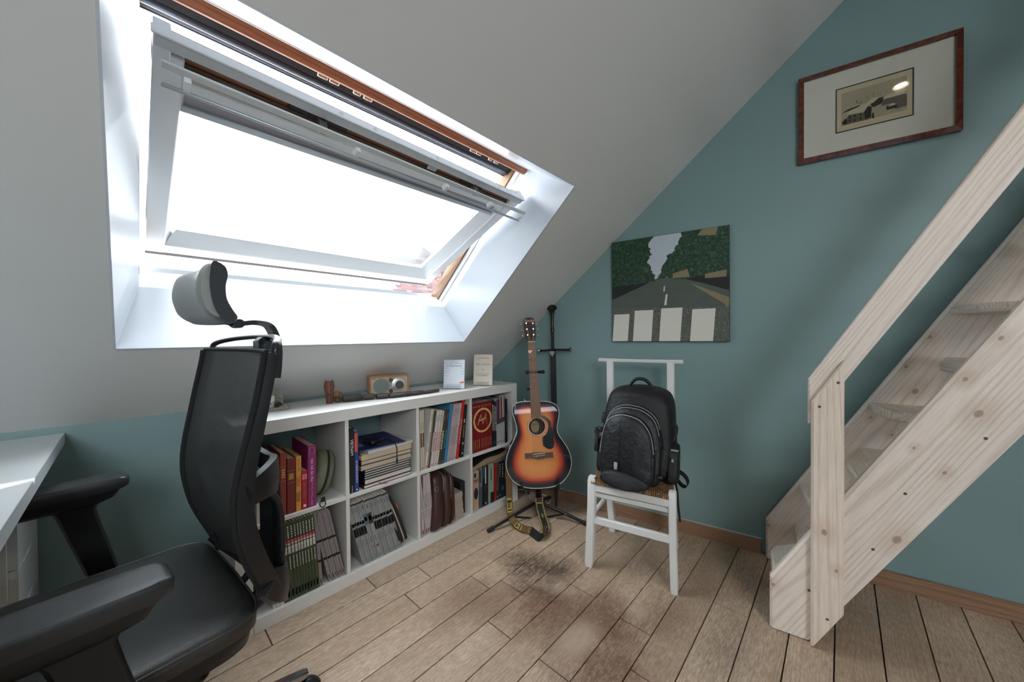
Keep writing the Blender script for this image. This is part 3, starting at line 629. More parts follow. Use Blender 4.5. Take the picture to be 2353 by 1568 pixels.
# upper row, fourth cube: dark red series whose spines join into a gold ring
edges = [1087, 1090.5, 1095.2, 1099, 1105.5, 1111, 1114.5, 1119.5, 1124.2, 1127.5, 1130.8]
ordn = ['first', 'second', 'third', 'fourth', 'fifth', 'sixth', 'seventh', 'eighth', 'ninth', 'tenth', 'eleventh', 'twelfth', 'thirteenth', 'fourteenth', 'fifteenth']
xf = XF-.006; ys = [onx(e, 1035, xf).y for e in edges]
hred = onx(1110, 923.5, xf).z-Z1
RC = onx(1109.5, 965.5, xf); rr_ = .5*(onx(1131, 965, xf).y-onx(1088.5, 965, xf).y); yel = M('ink_yellow', 'D9BE6C', .5)
def ringz(y, r):
    d = y-RC.y; return sqrt(r*r-d*d) if abs(d) < r else None
for i in range(10):
    o = book('comic_album', xf-.001*(i % 2), ys[i], Z1, ys[i+1]-ys[i]-.0006, hred, .215, 0, '7A121E', f'dark red album of the gold ring series, {ordn[i]} from the left', group='dark red albums in the fourth upper cube', pages=paperw, prints=dashes(gold, .07, .26, 6, .35, .6, i)+[(.905, .93, .3, .7, gold)], hard=False, ct=.0012)
    b = MB(); n = 4; x = xf-.001*(i % 2)+.0006
    for k in range(n):
        y0 = ys[i]+(ys[i+1]-.0006-ys[i])*k/n; y1 = ys[i]+(ys[i+1]-.0006-ys[i])*(k+1)/n
        for sg in (1, -1):
            o0, o1 = ringz(y0, rr_), ringz(y1, rr_); i0, i1 = ringz(y0, rr_*.83) or 0, ringz(y1, rr_*.83) or 0
            if o0 and o1: b.quad((x, y0, RC.z+sg*i0), (x, y1, RC.z+sg*i1), (x, y1, RC.z+sg*o1), (x, y0, RC.z+sg*o0))
            elif o0 or o1:
                b.quad((x, y0, RC.z+sg*i0), (x, y1, RC.z+sg*i1), (x, y1, RC.z+sg*(o1 or 0)), (x, y0, RC.z+sg*(o0 or 0)))
        # letter strokes inside the ring
        for (ya_, za_, yb_, zb_, tk) in ((-.55, -.35, -.2, .45, .1), (-.2, .45, .0, -.3, .1), (0, -.3, .35, .5, .1), (.3, .5, .42, -.35, .14), (-.35, .0, .3, .12, .07)):
            A0, A1 = RC.y+ya_*rr_, RC.y+yb_*rr_; c0, c1 = max(y0, A0), min(y1, A1)
            if c1 > c0:
                f0 = (c0-A0)/(A1-A0); f1 = (c1-A0)/(A1-A0); z0 = RC.z+(za_+(zb_-za_)*f0)*rr_; z1 = RC.z+(za_+(zb_-za_)*f1)*rr_; tt = tk*rr_*1.6
                b.quad((x, c0, z0-tt/2), (x, c1, z1-tt/2), (x, c1, z1+tt/2), (x, c0, z0+tt/2))
    if b.f: b.build('emblem_print', yel, o, smooth=0, flip=False, kind='stuff')
e2 = [1131.4, 1135.3, 1138.3, 1141.4]; y2 = [onx(e, 1026, xf).y for e in e2]
for i in range(3):
    book('comic_album', xf, y2[i], Z1, y2[i+1]-y2[i]-.0006, onx(1135, 919+1.2*i, xf).z-Z1-.004*i, .215, 0, '16171B', f'black album with white print right of the red series, {ordn[i]} of three', group='black albums in the fourth upper cube', pages=paperw, prints=dashes(inkw, .35, .9, 12, .3, .7, 20+i)+[(.06, .12, .3, .7, inks['blue'])], hard=False, ct=.0012)
e3 = [1141.8, 1145.5, 1148.7, 1152, 1155.3, 1158.3, 1160.8]; y3 = [onx(e, 1020, xf).y for e in e3]
tops = ['6E2B55', '22252C', '8A8E98', 'A02A2C', 'C8B79C', '5A6788']
for i in range(6):
    book('comic_album', xf-.002, y3[i], Z1, y3[i+1]-y3[i]-.0006, onx(1150, 918-1.5*i, xf).z-Z1, .215, 0, 'B0AFB2', f'silver grey album with {("purple", "black", "grey", "red", "cream", "blue")[i]} upper spine and a dark picture band', group='silver grey albums in the fourth upper cube', pages=paperw, prints=[(.56, 1, 0, 1, M('ink_'+tops[i], tops[i], .5)), (.46, .56, 0, 1, M('ink_band', '3B3B3E', .6))]+dashes(inkr, .06, .09, 1, .2, .8, i), hard=False, ct=.0012)
book('comic_album', xf-.002, onx(1161.5, 1019, xf).y, Z1, .0225, .288, .23, 0, '141416', 'tall black volume at the right end beside the cube side', group='black albums in the fourth upper cube', pages=paperw, texts=[('MARTIAL LEFEBVRE', .45, .012, inkg, False)], hard=True)
# grey folder bent over the red albums
b = MB(); secs = []
for i in range(11):
    t = i/10; y = ys[0]+.002+(y3[-1]-ys[0]-.02)*t; z = Z1+hred+.0035+.026*sin(min(1, t*1.25)*pi)**2*(.5+.5*t)
    secs.append([V((xf-.012, y, z)), V((xf-.20, y, z+.006)), V((xf-.20, y, z+.0085)), V((xf-.012, y, z+.0025))])
b.loft(secs).build('folder', M('grey_folder', '6D6E72', .5), None, 'bent grey plastic folder lying on top of the dark red albums', 'folder')
# ---------------------------------------------------------------- lower row, first cube
lw = 'C4C1BF'
for i, (a1, a2, c1) in enumerate(((611, 1408, 619), (619.5, 1404, 628), (628.5, 1400, 637.5), (637.8, 1396, 653))):
    if i == 3: continue
    sbook('comic_album', a1+16, a2-9, a1+10, a2-190, c1+16, XF-.004, Z0, .21, lw, f'whitish grey album behind the office chair, {ordn[i]} of three', group='whitish albums at the left of the green series', pages=paperw, prints=dashes(inkg, .1, .5, 6, .3, .7, i), hard=False, ct=.0012)
xf = XF-.004
pb0, pb1 = onx(653.5, 1386, xf).y, onx(734.4, 1350, xf).y; pt0 = onx(637, 1210, xf); tiltg = atan2(pb0-pt0.y, pt0.z-Z0)*.0
gb = [onx(u, v, xf).y for u, v in ((653.5, 1386), (661.5, 1383), (671, 1379), (679.5, 1375), (687, 1371), (694.5, 1368), (700.5, 1365), (707, 1362), (713.5, 1359), (720.5, 1356), (727.3, 1353), (734.6, 1349))]
gt = onx(713.5, 1184, xf); gl_ = onx(727.5, 1353, xf); tg = atan2(gl_.y-gt.y, gt.z-Z0); hg = (V((0, gt.y-gl_.y, gt.z-Z0))).length
NUM = 'zero one two three four five six seven eight nine ten eleven'.split()
wordy = M('ink_block', 'D9DAD2', .6)
for i in range(11):
    n = 11-i
    book('comic_album', xf, gb[i], Z0, (gb[i+1]-gb[i])*cos(tg)-.0006, hg, .215, tg, ('3C4A2E', '3A4830', '42492F', '344A33')[i % 4], f'dark green album numbered {NUM[n]} on its red spine square', group='dark green numbered series in the lower left cube', pages=paperw,
         prints=[(.735, .775, 0, 1, inkr), (.60, .735, .12, .88, wordy), (.615, .62, .12, .88, inkk), (.645, .65, .12, .88, inkk), (.7, .712, .12, .88, inkk)]+dashes(wordy, .80, .96, 5, .3, .62, i)+dashes(wordy, .40, .57, 6, .3, .55, i+30)+[(.045, .14, .2, .8, inkk), (.05, .135, .35, .65, wordy)], texts=[(str(n), .755, .0105, inkw, True, 1, 'h')], hard=False, ct=.0012)
gy = '857C7E'
def greyb(i, y, wd, t, col, lab, grp, h=None, zb=Z0):
    faces = M('ink_skin', 'B07858', .6); dk = M('ink_hair', '3A2C28', .6)
    return book('comic_album', xf-.003*(i % 2), y, zb, wd, h or hg*.985, .215, t, col, lab, group=grp, pages=paperw, prints=[(.60, .635, 0, 1, dk), (.605, .63, .2, .7, faces), (.33, .365, 0, 1, dk), (.335, .36, .3, .8, faces)]+dashes(inkg, .66, .95, 8, .35, .65, i)+dashes(inkg, .4, .57, 5, .35, .65, i+9)+[(.04, .1, .35, .65, inkk)], hard=False, ct=.0012)
greyb(0, gb[11]+.0008, .0125, tg, gy, 'taupe album leaning on the green series', 'taupe picture albums in the lower left cube')
tb0 = [onx(u, v, xf).y for u, v in ((757, 1334), (764.5, 1331), (772, 1328), (777.5, 1325), (783, 1323), (788.5, 1320), (794.5, 1318))]
tt_ = onx(751.5, 1176, xf); tl_ = onx(788.5, 1320, xf); t2 = atan2(tl_.y-tt_.y, tt_.z-Z0)
for i in range(6):
    greyb(i+1, tb0[i], (tb0[i+1]-tb0[i])*cos(t2)-.0006, t2, gy if i % 2 else '8B8385', f'taupe album in the tilted block at the cube side, {ordn[i]} from the left', 'taupe picture albums in the lower left cube', h=hg*.99)
# ---------------------------------------------------------------- lower row, second cube
fb = [(834.2, 1300), (840, 1297.5), (845, 1295), (850.5, 1292.5), (856.5, 1290), (862, 1287), (871, 1283), (880, 1279), (885, 1276), (890, 1273), (896.5, 1270.5), (903, 1267), (909.5, 1263.5), (916, 1259.5), (923.5, 1255.5)]
yb = [onx(u, v, xf).y for u, v in fb]; q1 = onx(883, 1134.5, xf); q0 = onx(916, 1259.5, xf); t3 = atan2(q0.y-q1.y, q1.z-Z0); h3 = V((0, q1.y-q0.y, q1.z-Z0)).length
sil = ['8A8D8E', '85898A', '8F9292', '888B8C']
for i in range(14):
    big = i in (5, 6); low_ = .50 if i < 5 else .55
    faces = M('ink_skin'); dk = M('ink_hair'); teal = M('ink_teal', '4E6F7A', .6)
    pr = [(.64 if not big else .60, .70 if not big else .78, 0, 1, (dk, teal)[i % 2]), (.65 if not big else .66, .69 if not big else .73, .15, .8, faces)]
    if not big: pr += [(.47, .61, 0, 1, inkk)]+dashes(inkw if i > 11 else inkg, .485, .595, 4, .3, .7, i)
    else: pr += [(.2, .235, .2, .8, (M('ink_amber', '9A6A2A', .5), M('ink_violet', '4A3A78', .5))[i-5])]
    pr += dashes(inkk, .86, .93, 3, .4, .6, i)+[(.03, .085, .3, .7, inkg)]+dashes(inkk, .3, .4, 2, .4, .55, i)+[(.975, 1, 0, 1, inkk)]
    book('comic_album', xf-.002*(i % 2), yb[i], Z0, (yb[i+1]-yb[i])*cos(t3)-.0006, h3*(1 if i % 3 else .995), .215, t3, sil[i % 4], f'silver grey album leaning in the second lower cube, {ordn[i]} of fourteen'+(', large face' if big else ''), group='silver grey leaning series in the second lower cube', pages=paperw, prints=pr, hard=False, ct=.0012)
# black zip folder leaning at right of them
ys0 = yb[-1]+.012
cz = empty('zip_folder', (XS-.14, ys0+.05, Z0), 'black zip folder with pale lining and orange tag leaning on the silver albums', 'folder')
wv = V((0, cos(.30), sin(.30))); uv = V((0, -sin(.30), cos(.30))); fo = V((XS-.02, YS-.7535-.088, Z0+.002))
def zf(d, a, z): return fo+V((-d, 0, 0))+wv*a+uv*z
def leaf(a0, a1, m, nm, bul=0):
    pr = smooth2([(0, .02), (.0, .14), (.02, .235), (.09, .262), (.17, .235), (.19, .13), (.17, .01), (.05, 0)], 48)
    return MB().loft([[zf(x, a0, z) for x, z in pr], [zf(x*.98+.002, a0+(a1-a0)*.5+bul, z*.98+.002) for x, z in pr], [zf(x, a1, z) for x, z in pr]]).build(nm, m, cz, smooth=50)
leaf(0, .024, M('black_fabric', '16171B', .7, bump=(600, .3)), 'folder_cover'); leaf(.0245, .031, M('pale_lining', 'B3A795', .8), 'lining'); leaf(.0315, .046, M('black_fabric'), 'folder_cover')
MB().box((.0, .046, .19), (.01, .052, .22), zf, .002).build('zip_pull', M('orange_tag', 'C8602C', .5), cz)
# ---------------------------------------------------------------- lower row, third cube
xf = XF-.006
for i, (a1, a2, b1, b2, c1) in enumerate(((970, 1235.5, 965.5, 1095.5, 975.2), (978.8, 1231.5, 967.0, 1096, 983.0), (983.2, 1229.5, 972.4, 1094, 987.0), (987.2, 1227.5, 977.2, 1092.5, 991.6), (991.8, 1225, 981.8, 1089, 997.4))):
    sbook('comic_album', a1, a2, b1, b2, c1, xf, Z0, .215, 'C0B5B6', f'pale mauve white album beside the brown bag, {ordn[i]} from the left', group='pale albums beside the brown bag', pages=paperw, prints=dashes(inkg, .45, .68, 8, .3, .7, i)+[(.69, .70, .35, .65, inkr), (.03, .10, .2, .8, M('ink_rust', '7A4A42', .6))]+dashes(inkg, .28, .42, 4, .35, .65, i+7), hard=False, ct=.0012)
lea = M('brown_leather', '3E2620', .38, bump=(160, .35, .0015)); stch = M('tan_thread', '9C7A64', .6); stl = M('steel_buckle', 'B9B4AC', .3, .9)
ybag = -.772
bg_ = empty('leather_bag', (XS-.15, ybag+.06, Z0), 'dark brown leather bag with zips and steel buckle between albums and paper bag', 'bag')
def lb(d, a, z): return V((XS-.012-d, ybag+a*1.40+.10*z, Z0+.001+z*1.05))
def shell(a0, a1, hh, nm, m, d0=0, dd=.30, r=.035):
    pr = smooth2([(d0, 0), (d0+dd, 0), (d0+dd, hh-r), (d0+dd-r, hh), (d0+r*1.6, hh), (d0, hh-r*1.6)], 42)
    N = 5; return MB().loft([[lb(d0+dd/2+(x-d0-dd/2)*k, a0+(a1-a0)*f, hh/2+(z-hh/2)*k) for x, z in pr] for f, k in ((0, .94), (.12, .985), (.5, 1), (.88, .985), (1, .94))]).build(nm, m, bg_, smooth=50)
shell(0, .048, .285, 'bag_body', lea); shell(.050, .082, .275, 'bag_body', lea); shell(.084, .100, .255, 'front_pocket', lea, .0, .28)
zpm = M('zip_brass', '8E8A88', .35, .6)
for a_, hh in ((.048, .279), (.083, .268)):
    pth = [lb(.004+.0, a_+.001, z) for z in (.13, .17, .205)]+[lb(.02, a_+.001, hh-.02), lb(.06, a_+.001, hh-.002), lb(.14, a_+.001, hh)]
    MB().tube(bez(pth, 30), .0032, 8).build('zip', zpm, bg_)
MB().tube(bez([lb(-.002, .02, .03), lb(-.001, .038, .06), lb(-.001, .046, .12), lb(.002, .047, .2)], 24), .0012, 6).build('piping', stch, bg_)
MB().box((-.005, .078, .125), (-.001, .101, .155), lb, .001).build('buckle', stl, bg_)
MB().box((-.004, .048, .16), (.0, .09, .164), lb, .001).build('seam', stch, bg_)
MB().tube(ringpath(lb(-.003, .012, .215), .012, (1, .2, .2)), .002, 6, closed=True).build('strap_ring', stl, bg_)
# paper bag and black box behind
pbm = M('glossy_paper', 'A89B91', .28, bump=(14, .8, .01)); yp = -.606
b = MB(); rr2 = random.Random(4); secs = []
for i in range(9):
    z = .155*i/8; secs.append([V((XS-.012-d+rr2.uniform(-.003, .003), yp+a*1.35+rr2.uniform(-.003, .003)-.05*z, Z0+z)) for d, a in ((0, 0), (0, .022), (.002, .043), (.10, .045), (.17, .043), (.17, .002), (.1, -.002))])
b.loft(secs, caps=True).build('paper_bag', pbm, None, 'crumpled pale glossy bag between the leather bag and the black file', 'bag', smooth=30)
yk = YS-.4025-.038
MB().box((XS-.29, yk, Z0), (XS-.05, yk+.034, Z0+.19), None, .003).build('box_file', M('matt_black', '0F1012', .7), None, 'matt black file standing against the cube side right of the pale bag', 'file')
# ---------------------------------------------------------------- lower row, fourth cube: paperbacks
pbk = [(1088.5, 1176.8, 1088, 1085.5, 1100.5, 'B59D80', 'tan paperback with a black oval picture, at the left cube side', [(.84, .95, .1, .5, inkk), (.74, .78, 0, .85, inkr), (.69, .725, .1, .8, inkg)], ()),
 (1101.2, 1163.5, 1101, 1075.5, 1108.5, '46525A', 'slate grey paperback with pale upper half, second from the left', [(.5, 1, 0, 1, M('ink_slate', '61707A', .6)), (.62, .92, .15, .4, inkw)], ()),
 (1109.6, 1159.5, 1109.5, 1072.5, 1121.8, '151A20', 'thick black paperback with white title, third from the left', [(.7, .98, 0, .28, M('ink_bluegrey', '36566A', .6)), (.55, .96, .42, .6, inkw), (.38, .54, .4, .62, inks['brown']), (.05, .08, .45, .65, inkw)], ()),
 (1122.8, 1153.8, 1122.6, 1068.5, 1135, '8FA190', 'mint green paperback with a dark curved foot', [(0, .27, .35, 1, inkk), (.58, .9, .42, .58, inks['brown']), (.08, .11, .5, .7, inkw)], ()),
 (1136.3, 1149, 1137, 1064.5, 1140.5, 'A01C1C', 'narrow red paperback between mint and olive ones', [], ()),
 (1140.6, 1147.8, 1140.8, 1063.5, 1146.3, '2A2723', 'dark olive paperback with pale title right of the red one', [(.25, .98, .05, .95, M('ink_olive', '5A5342', .6)), (.6, .93, .3, .6, inkw), (.06, .1, .4, .6, inkw)], ()),
 (1147, 1145, 1146.5, 1061.5, 1151.3, '17181B', 'plain black paperback with tiny pale title', dashes(inkw, .6, .95, 6, .35, .6, 3)+[(.08, .11, .4, .6, inkw)], ()),
 (1152, 1142.5, 1151.6, 1060, 1158.5, '141A2A', 'black paperback with a blue band low on its spine', [(.2, .32, 0, 1, M('ink_bandblue', '35599A', .6))]+dashes(inkw, .55, .95, 6, .35, .6, 8), ()),
 (1159.4, 1139, 1158, 1061, 1164.5, '23262B', 'dark paperback with yellow title hidden partly by the guitar', [(.5, .7, .3, .7, gold)], ())]
for i, (a1, a2, b1, b2, c1, col, lab, pr, tx) in enumerate(pbk):
    o = sbook('paperback', a1, a2, b1, b2, c1, XF-.010, Z0, .125, col, lab, group='paperbacks in the lower right cube', prints=pr, texts=tx, hard=False, ct=.0008)
    if i == 0:
        c_ = onx(1094, 1135, XF-.0094); MB().add([V((XF-.0094, c_.y+.0165*cos(2*pi*k/24), c_.z+.036*sin(2*pi*k/24))) for k in range(24)], [list(range(24))]).build('oval_picture', M('oval_dark', '2A2A33', .4, mottle=.6), o, smooth=0)
        text('title', 'TOLKIEN', .0085, (XF-.0094, onx(1094, 1100, XF).y, onx(1094, 1103.5, XF).z), (0, 1, 0), (0, 0, 1), inkr, o, 'CENTER')
# warped paperback lying over them
b1_ = MB(); b2_ = MB(); s1l = []; s2l = []
ya_, yb_ = onx(1088, 1085, XF-.01).y, onx(1163, 1060, XF-.01).y
for i in range(15):
    t = i/14; y = ya_+(yb_-ya_)*t; z = Z0+.243+.010*sin(t*2*pi-.6)+.040*t*t; th = .028+.006*sin(t*pi)
    if i == 0: zmin = 0
    s1l.append([V((XF-.012, y, z)), V((XF-.165, y, z+.004)), V((XF-.165, y, z+th)), V((XF-.012, y, z+th))])
    s2l.append([V((XF-.010, y, z+th+.0005)), V((XF-.168, y, z+th+.0005)), V((XF-.168, y, z+th+.006)), V((XF-.010, y, z+th+.006))])
wb = b1_.loft(s1l).build('warped_paperback', M('warped_pages', 'B09A7E', .9, bump=(260, 1., .004), mottle=.4), None, 'warped fat paperback lying flat on the standing paperbacks', 'book')
b2_.loft(s2l).build('cover', M('dark_cover', '2A2420', .5, mottle=.5), wb)
# ================================================================ things on the bookcase
ZT = .7902
def slopechk(): pass
# table radio
rd = empty('table_radio', (.19, -.93, ZT), 'walnut table radio with silver round speaker and dials on the bookcase', 'radio')
r0_, r1_ = V((.197, -.998, 0)), V((.258, -.803, 0)); rx = (r1_-r0_).normalized(); rd_ = V((-rx.y, rx.x, 0))
def RD(a, d, z): return r0_+rx*a+rd_*d+V((0, 0, ZT+z))     # along the front, depth, height
waln = wood('walnut', 'B07A50', '7C4E30', rx, (0, 0, 1), .4, 40, .08, 2, coat=.2)
Wd, Hd, Dd = .204, .110, .105
for nm, a, c in (('cabinet_top', (0, 0, Hd-.009), (Wd, Dd, Hd)), ('cabinet_base', (0, 0, 0), (Wd, Dd, .009)), ('cabinet_side', (0, 0, .009), (.009, Dd, Hd-.009)), ('cabinet_side', (Wd-.009, 0, .009), (Wd, Dd, Hd-.009))):
    MB().box(a, c, RD, .0015).build(nm, waln, rd)
MB().box((.009, .006, .009), (Wd-.009, .012, Hd-.009), RD).build('front_panel', M('beige_panel', 'B5A88E', .5), rd)
def disc(c, r, h, m, nm, par, n=32, prof=None): return MB().lathe(prof or [(r, 0), (r, h*.8), (r*.94, h)], RD(*c), -rd_, n).build(nm, m, par)
disc((.060, .006, .055), .040, .002, M('speaker_mesh', '8E9894', .5, .3, bump=(1400, .8)), 'speaker_grille', rd)
dl = disc((.146, .006, .057), .035, .004, M('dial_silver', 'C9CED4', .28, .7), 'tuning_dial', rd)
kn = M('knob_brown', '4A4039', .35); disc((.151, .001, .057), .021, .016, kn, 'tuning_knob', dl)
for z in (.085, .027): disc((.1075, .006, z), .0105, .011, kn, 'knob', rd, 20)
b = MB()
for k in range(22):
    an = 2*pi*k/22; c = (.146+.042*cos(an), .057+.042*sin(an))
    if .011 < c[0] < .192: b.box((c[0]-.0015, .0054, c[1]-.0006), (c[0]+.0015, .0058, c[1]+.0006), RD)
b.box((.013, .0054, .093), (.034, .0058, .0955), RD); b.box((.098, .0054, .012), (.118, .0058, .0135), RD)
b.build('dial_marks', inkk, rd, smooth=0, kind='stuff')
for z in (.053, .066): disc((.1065, .006, z), .0018, .001, inkk, 'indicator', rd, 10)
# carved wooden figure and elephant
cw = wood('carved_wood', '7A4A36', '3E211A', (0, 0, 1), (1, 0, 0), .45, 70, .1, 4)
fg = V((.205, -1.195, ZT))
secs = [[fg+V(((w_*1.0)*cos(2*pi*k/16), (w_)*sin(2*pi*k/16), z)) for k in range(16)] for z, w_ in ((0, .0145), (.02, .0148), (.045, .0155), (.062, .0195), (.078, .0225), (.092, .0215), (.1, .0205), (.106, .016))]
f_ = MB().loft(secs).build('carved_figure', cw, None, 'tall reddish carved wooden figure standing beside the little elephant', 'figurine')
vw = (CAM-fg); vw.z = 0; vw.normalize(); sw = V((-vw.y, vw.x, 0))
MB().box((-.006, .017, .048), (.006, .0235, .090), lambda x, y, z: fg+sw*x+vw*y+V((0, 0, z)), .003).build('carved_face', cw, f_)
for sx in (-1, 1): MB().box((sx*.010-.003, .0145, .03), (sx*.010+.003, .0205, .088), lambda x, y, z: fg+sw*x+vw*y+V((0, 0, z)), .002).build('carved_lock', cw, f_)
for sx in (-1, 1): MB().lathe([(.005, 0), (.003, .005), (.001, .008)], fg+sw*(sx*.014)+V((0, 0, .104)), n=8).build('horn', cw, f_)
el = V((.180, -1.152, ZT)); cw2 = wood('light_carved_wood', '9A6A48', '6A4028', (0, 0, 1), (1, 0, 0), .5, 70, .1, 4)
er = MB(); er.ball(el+V((0, .004, .035)), (.014, .020, .017), 14, 8)
ele = er.build('wooden_elephant', cw2, None, 'small light brown carved wooden elephant behind the ring handle', 'figurine')
for dx in (-.007, .007):
    for dy in (-.008, .014): MB().tube([el+V((dx, dy, 0)), el+V((dx, dy, .03))], [.0062, .0068], 10).build('leg', cw2, ele)
el_h = 1
hd = MB().ball(el+V((.003, -.020, .038)), (.010, .010, .011), 12, 7).build('head', cw2, ele)
MB().tube(bez([el+V((.005, -.028, .036)), el+V((.006, -.034, .026)), el+V((.006, -.034, .016)), el+V((.006, -.028, .010))], 14), [.005-.0028*i/12 for i in range(13)], 8).build('trunk', cw2, hd)
for dx in (-.010, .012): MB().ball(el+V((dx, -.013, .036)), (.002, .007, .009), 10, 6).build('ear', cw2, hd)
# sheathed dagger
dk_ = M('dark_leather', '39302F', .5, bump=(120, .5, .001), mottle=.5)
pA, pB = V((.226, -1.178, ZT)), V((.318, -.655, ZT)); dx_ = (pB-pA); Ld = dx_.length; dx_ /= Ld; dyn = V((-dx_.y, dx_.x, 0))
def DG(a, s, z): return pA+dx_*a+dyn*(s+.028*sin(pi*max(0, (a-.1))/(Ld-.1))*-1)+V((0, 0, z))
dg = MB().tube([DG(a, 0, .0178) for a in (.03, .036, .06, .115, .12)], [.010, .017, .0175, .017, .014], 16).build('sheathed_dagger', dk_, None, 'sheathed dagger with dark leather grip and ring lying before the radio', 'dagger')
MB().tube([DG(.014, 0, .0160)+dx_*(.017*cos(a))+(dyn*.55+V((0, 0, .8))).normalized()*(.0115*sin(a)) for a in [2*pi*i/20 for i in range(20)]], .0030, 8, closed=True).build('end_ring', M('iron_ring', '3A3432', .5, .5), dg)
MB().tube([DG(a, 0, .0168) for a in (.121, .125, .175, .18)], [.013, .0165, .016, .012], 14, flat=.9).build('grip_collar', dk_, dg)
for (a0, a1, w0, w1, t0) in ((.185, .24, .018, .022, .027), (.245, .36, .022, .0205, .025), (.362, .43, .020, .0185, .022), (.432, Ld, .019, .016, .018)):
    sc_ = []
    for i in range(6):
        t = i/5; a = a0+(a1-a0)*t; w_ = w0+(w1-w0)*t; e_ = .75 if i in (0, 5) else 1
        sc_.append([DG(a, w_*cos(q_)*e_, .0008+t0/2+t0/2*sin(q_)*.95) for q_ in [2*pi*k/10 for k in range(10)]])
    MB().loft(sc_).build('sheath_section', dk_, dg, smooth=60)
# books on clear stands
def stood(name, A0, B0, h, th, lean, col, spine, label, stand=True):
    A0 = V(A0); B0 = V(B0); x = (B0-A0).normalized(); n = V((x.y, -x.x, 0)); 
    if n.dot(CAM-A0) < 0: n = -n
    up = (V((0, 0, cos(lean)))-n*sin(lean)); nn_ = x.cross(up); nn_ = nn_ if nn_.dot(n) > 0 else -nn_
    w_ = (B0-A0).length; O = A0+V((0, 0, .004))
    f = lambda a, d, z: O+x*a-nn_*d+up*z
    b = MB(); b.box((0, 0, 0), (w_, .0015, h), f, .0006); b.box((0, th-.0015, 0), (w_, th, h), f, .0006)
    o = b.build(name, M('cover_'+col, col, .35), None, label, 'book')
    MB().box((.0002, .0005, 0), (.0025, th-.0005, h), f).build('spine', M('cover_'+spine, spine, .4), o)
    MB().box((.0026, .0016, .002), (w_-.003, th-.0016, h-.002), f).build('page_block', paperw, o, smooth=0)
    return o, f, x, up, w_
o, f, x_, up_, w_ = stood('paperback', (.254, -.577, ZT), (.352, -.499, ZT), .172, .012, .12, 'DDE4EC', 'A03038', 'white paperback with blue lines standing on the bookcase, left of two')
lb_ = M('ink_lines', '8FAFC8', .5); b = MB()
for z, a0, a1 in ((.95, .02, .98), (.87, .02, .98), (.70, .02, .25), (.60, .02, .27), (.52, .02, .27), (.43, .02, .22), (.33, .02, .15), (.24, .02, .12), (.14, .02, .98), (.06, .02, .98), (.70, .8, .98), (.6, .85, .98), (.5, .82, .98)):
    b.quad(f(w_*a0, -.0004, .172*z), f(w_*a1, -.0004, .172*z), f(w_*a1, -.0004, .172*z+.0022), f(w_*a0, -.0004, .172*z+.0022))
b.build('cover_lines', lb_, o, smooth=0, flip=False, kind='stuff')
text('title', 'Le Petit Nicolas', .0165, f(w_*.5, -.0005, .172*.79), x_, up_, M('ink_title', '5E6672', .6), o, 'CENTER', .92)
text('author', 'Sempé / Goscinny', .0085, f(w_*.5, -.0005, .172*.905), x_, up_, M('ink_pinkred', 'D0707A', .6), o, 'CENTER', .9)
MB().quad(*[f(w_*a, -.0005, .172*z) for a, z in ((.79, .17), (1., .20), (1., .25), (.79, .22))]).build('cover_tag', M('ink_tag', 'E0603A', .5), o, smooth=0, flip=False)
acr = bpy.data.materials.new('clear_acrylic'); acr.use_nodes = True; t = NT(acr); tr_ = t.new('BsdfTransparent'); gl_ = t.new('BsdfGlossy'); gl_.inputs['Roughness'].default_value = .05; mx_ = t.new('MixShader'); mx_.inputs[0].default_value = .12
t.l.new(tr_.outputs[0], mx_.inputs[1]); t.l.new(gl_.outputs[0], mx_.inputs[2]); t.l.new(mx_.outputs[0], t.n['Material Output'].inputs[0])
def stand(f, w_, label):
    b = MB(); b.box((w_*.06, -.014, -.0036), (w_*.86, .06, -.0012), f); o = b.build('book_stand', acr, None, label, 'stand', 'clear acrylic book stands')
    MB().box((w_*.06, -.016, -.0036), (w_*.86, -.0135, .022), f).build('front_lip', acr, o); MB().box((w_*.06, .0155, -.0012), (w_*.86, .018, .10), f).build('back_rest', acr, o)
stand(f, w_, 'clear acrylic stand under the white paperback with blue lines')
o, f, x_, up_, w_ = stood('paperback', (.280, -.368, ZT), (.384, -.302, ZT), .196, .014, .12, 'DDD6C8', 'A81F30', 'cream paperback with a red spine standing at the bookcase right end')
ik = M('ink_title')
text('title', "Mots d'excuse", .0165, f(w_*.5, -.0005, .196*.68), x_, up_, ik, o, 'CENTER', .95, .25)
text('subtitle', 'Les parents écrivent\naux enseignants', .0108, f(w_*.5, -.0005, .196*.34), x_, up_, ik, o, 'CENTER', .95, .2)
text('author', 'PATRICE ROMAIN', .0062, f(w_*.5, -.0005, .196*.915), x_, up_, ik, o, 'CENTER')
b = MB(); b.quad(*[f(w_*a, -.0005, .196*z) for a, z in ((.18, .865), (.84, .865), (.84, .88), (.18, .88))]); b.quad(*[f(w_*a, -.0005, .196*z) for a, z in ((.47, .49), (.50, .475), (.53, .49), (.53, .52), (.47, .52))])
b.build('cover_rule', M('ink_pinkred'), o, smooth=0, flip=False, kind='stuff'); text('publisher', 'ROMAIN', .006, f(w_*.45, -.0005, .196*.07), x_, up_, M('ink_pinkred'), o, 'CENTER')
stand(f, w_, 'clear acrylic stand under the cream paperback')
MB().tube(ringpath((.285, -.125, ZT+.012), .011, (1, .8, .1)), .0018, 8, closed=True).build('glass_ring', M('glass_bead', 'C9CFD0', .1, .3), None, 'small shiny ring standing at the bookcase back right corner', 'ring')
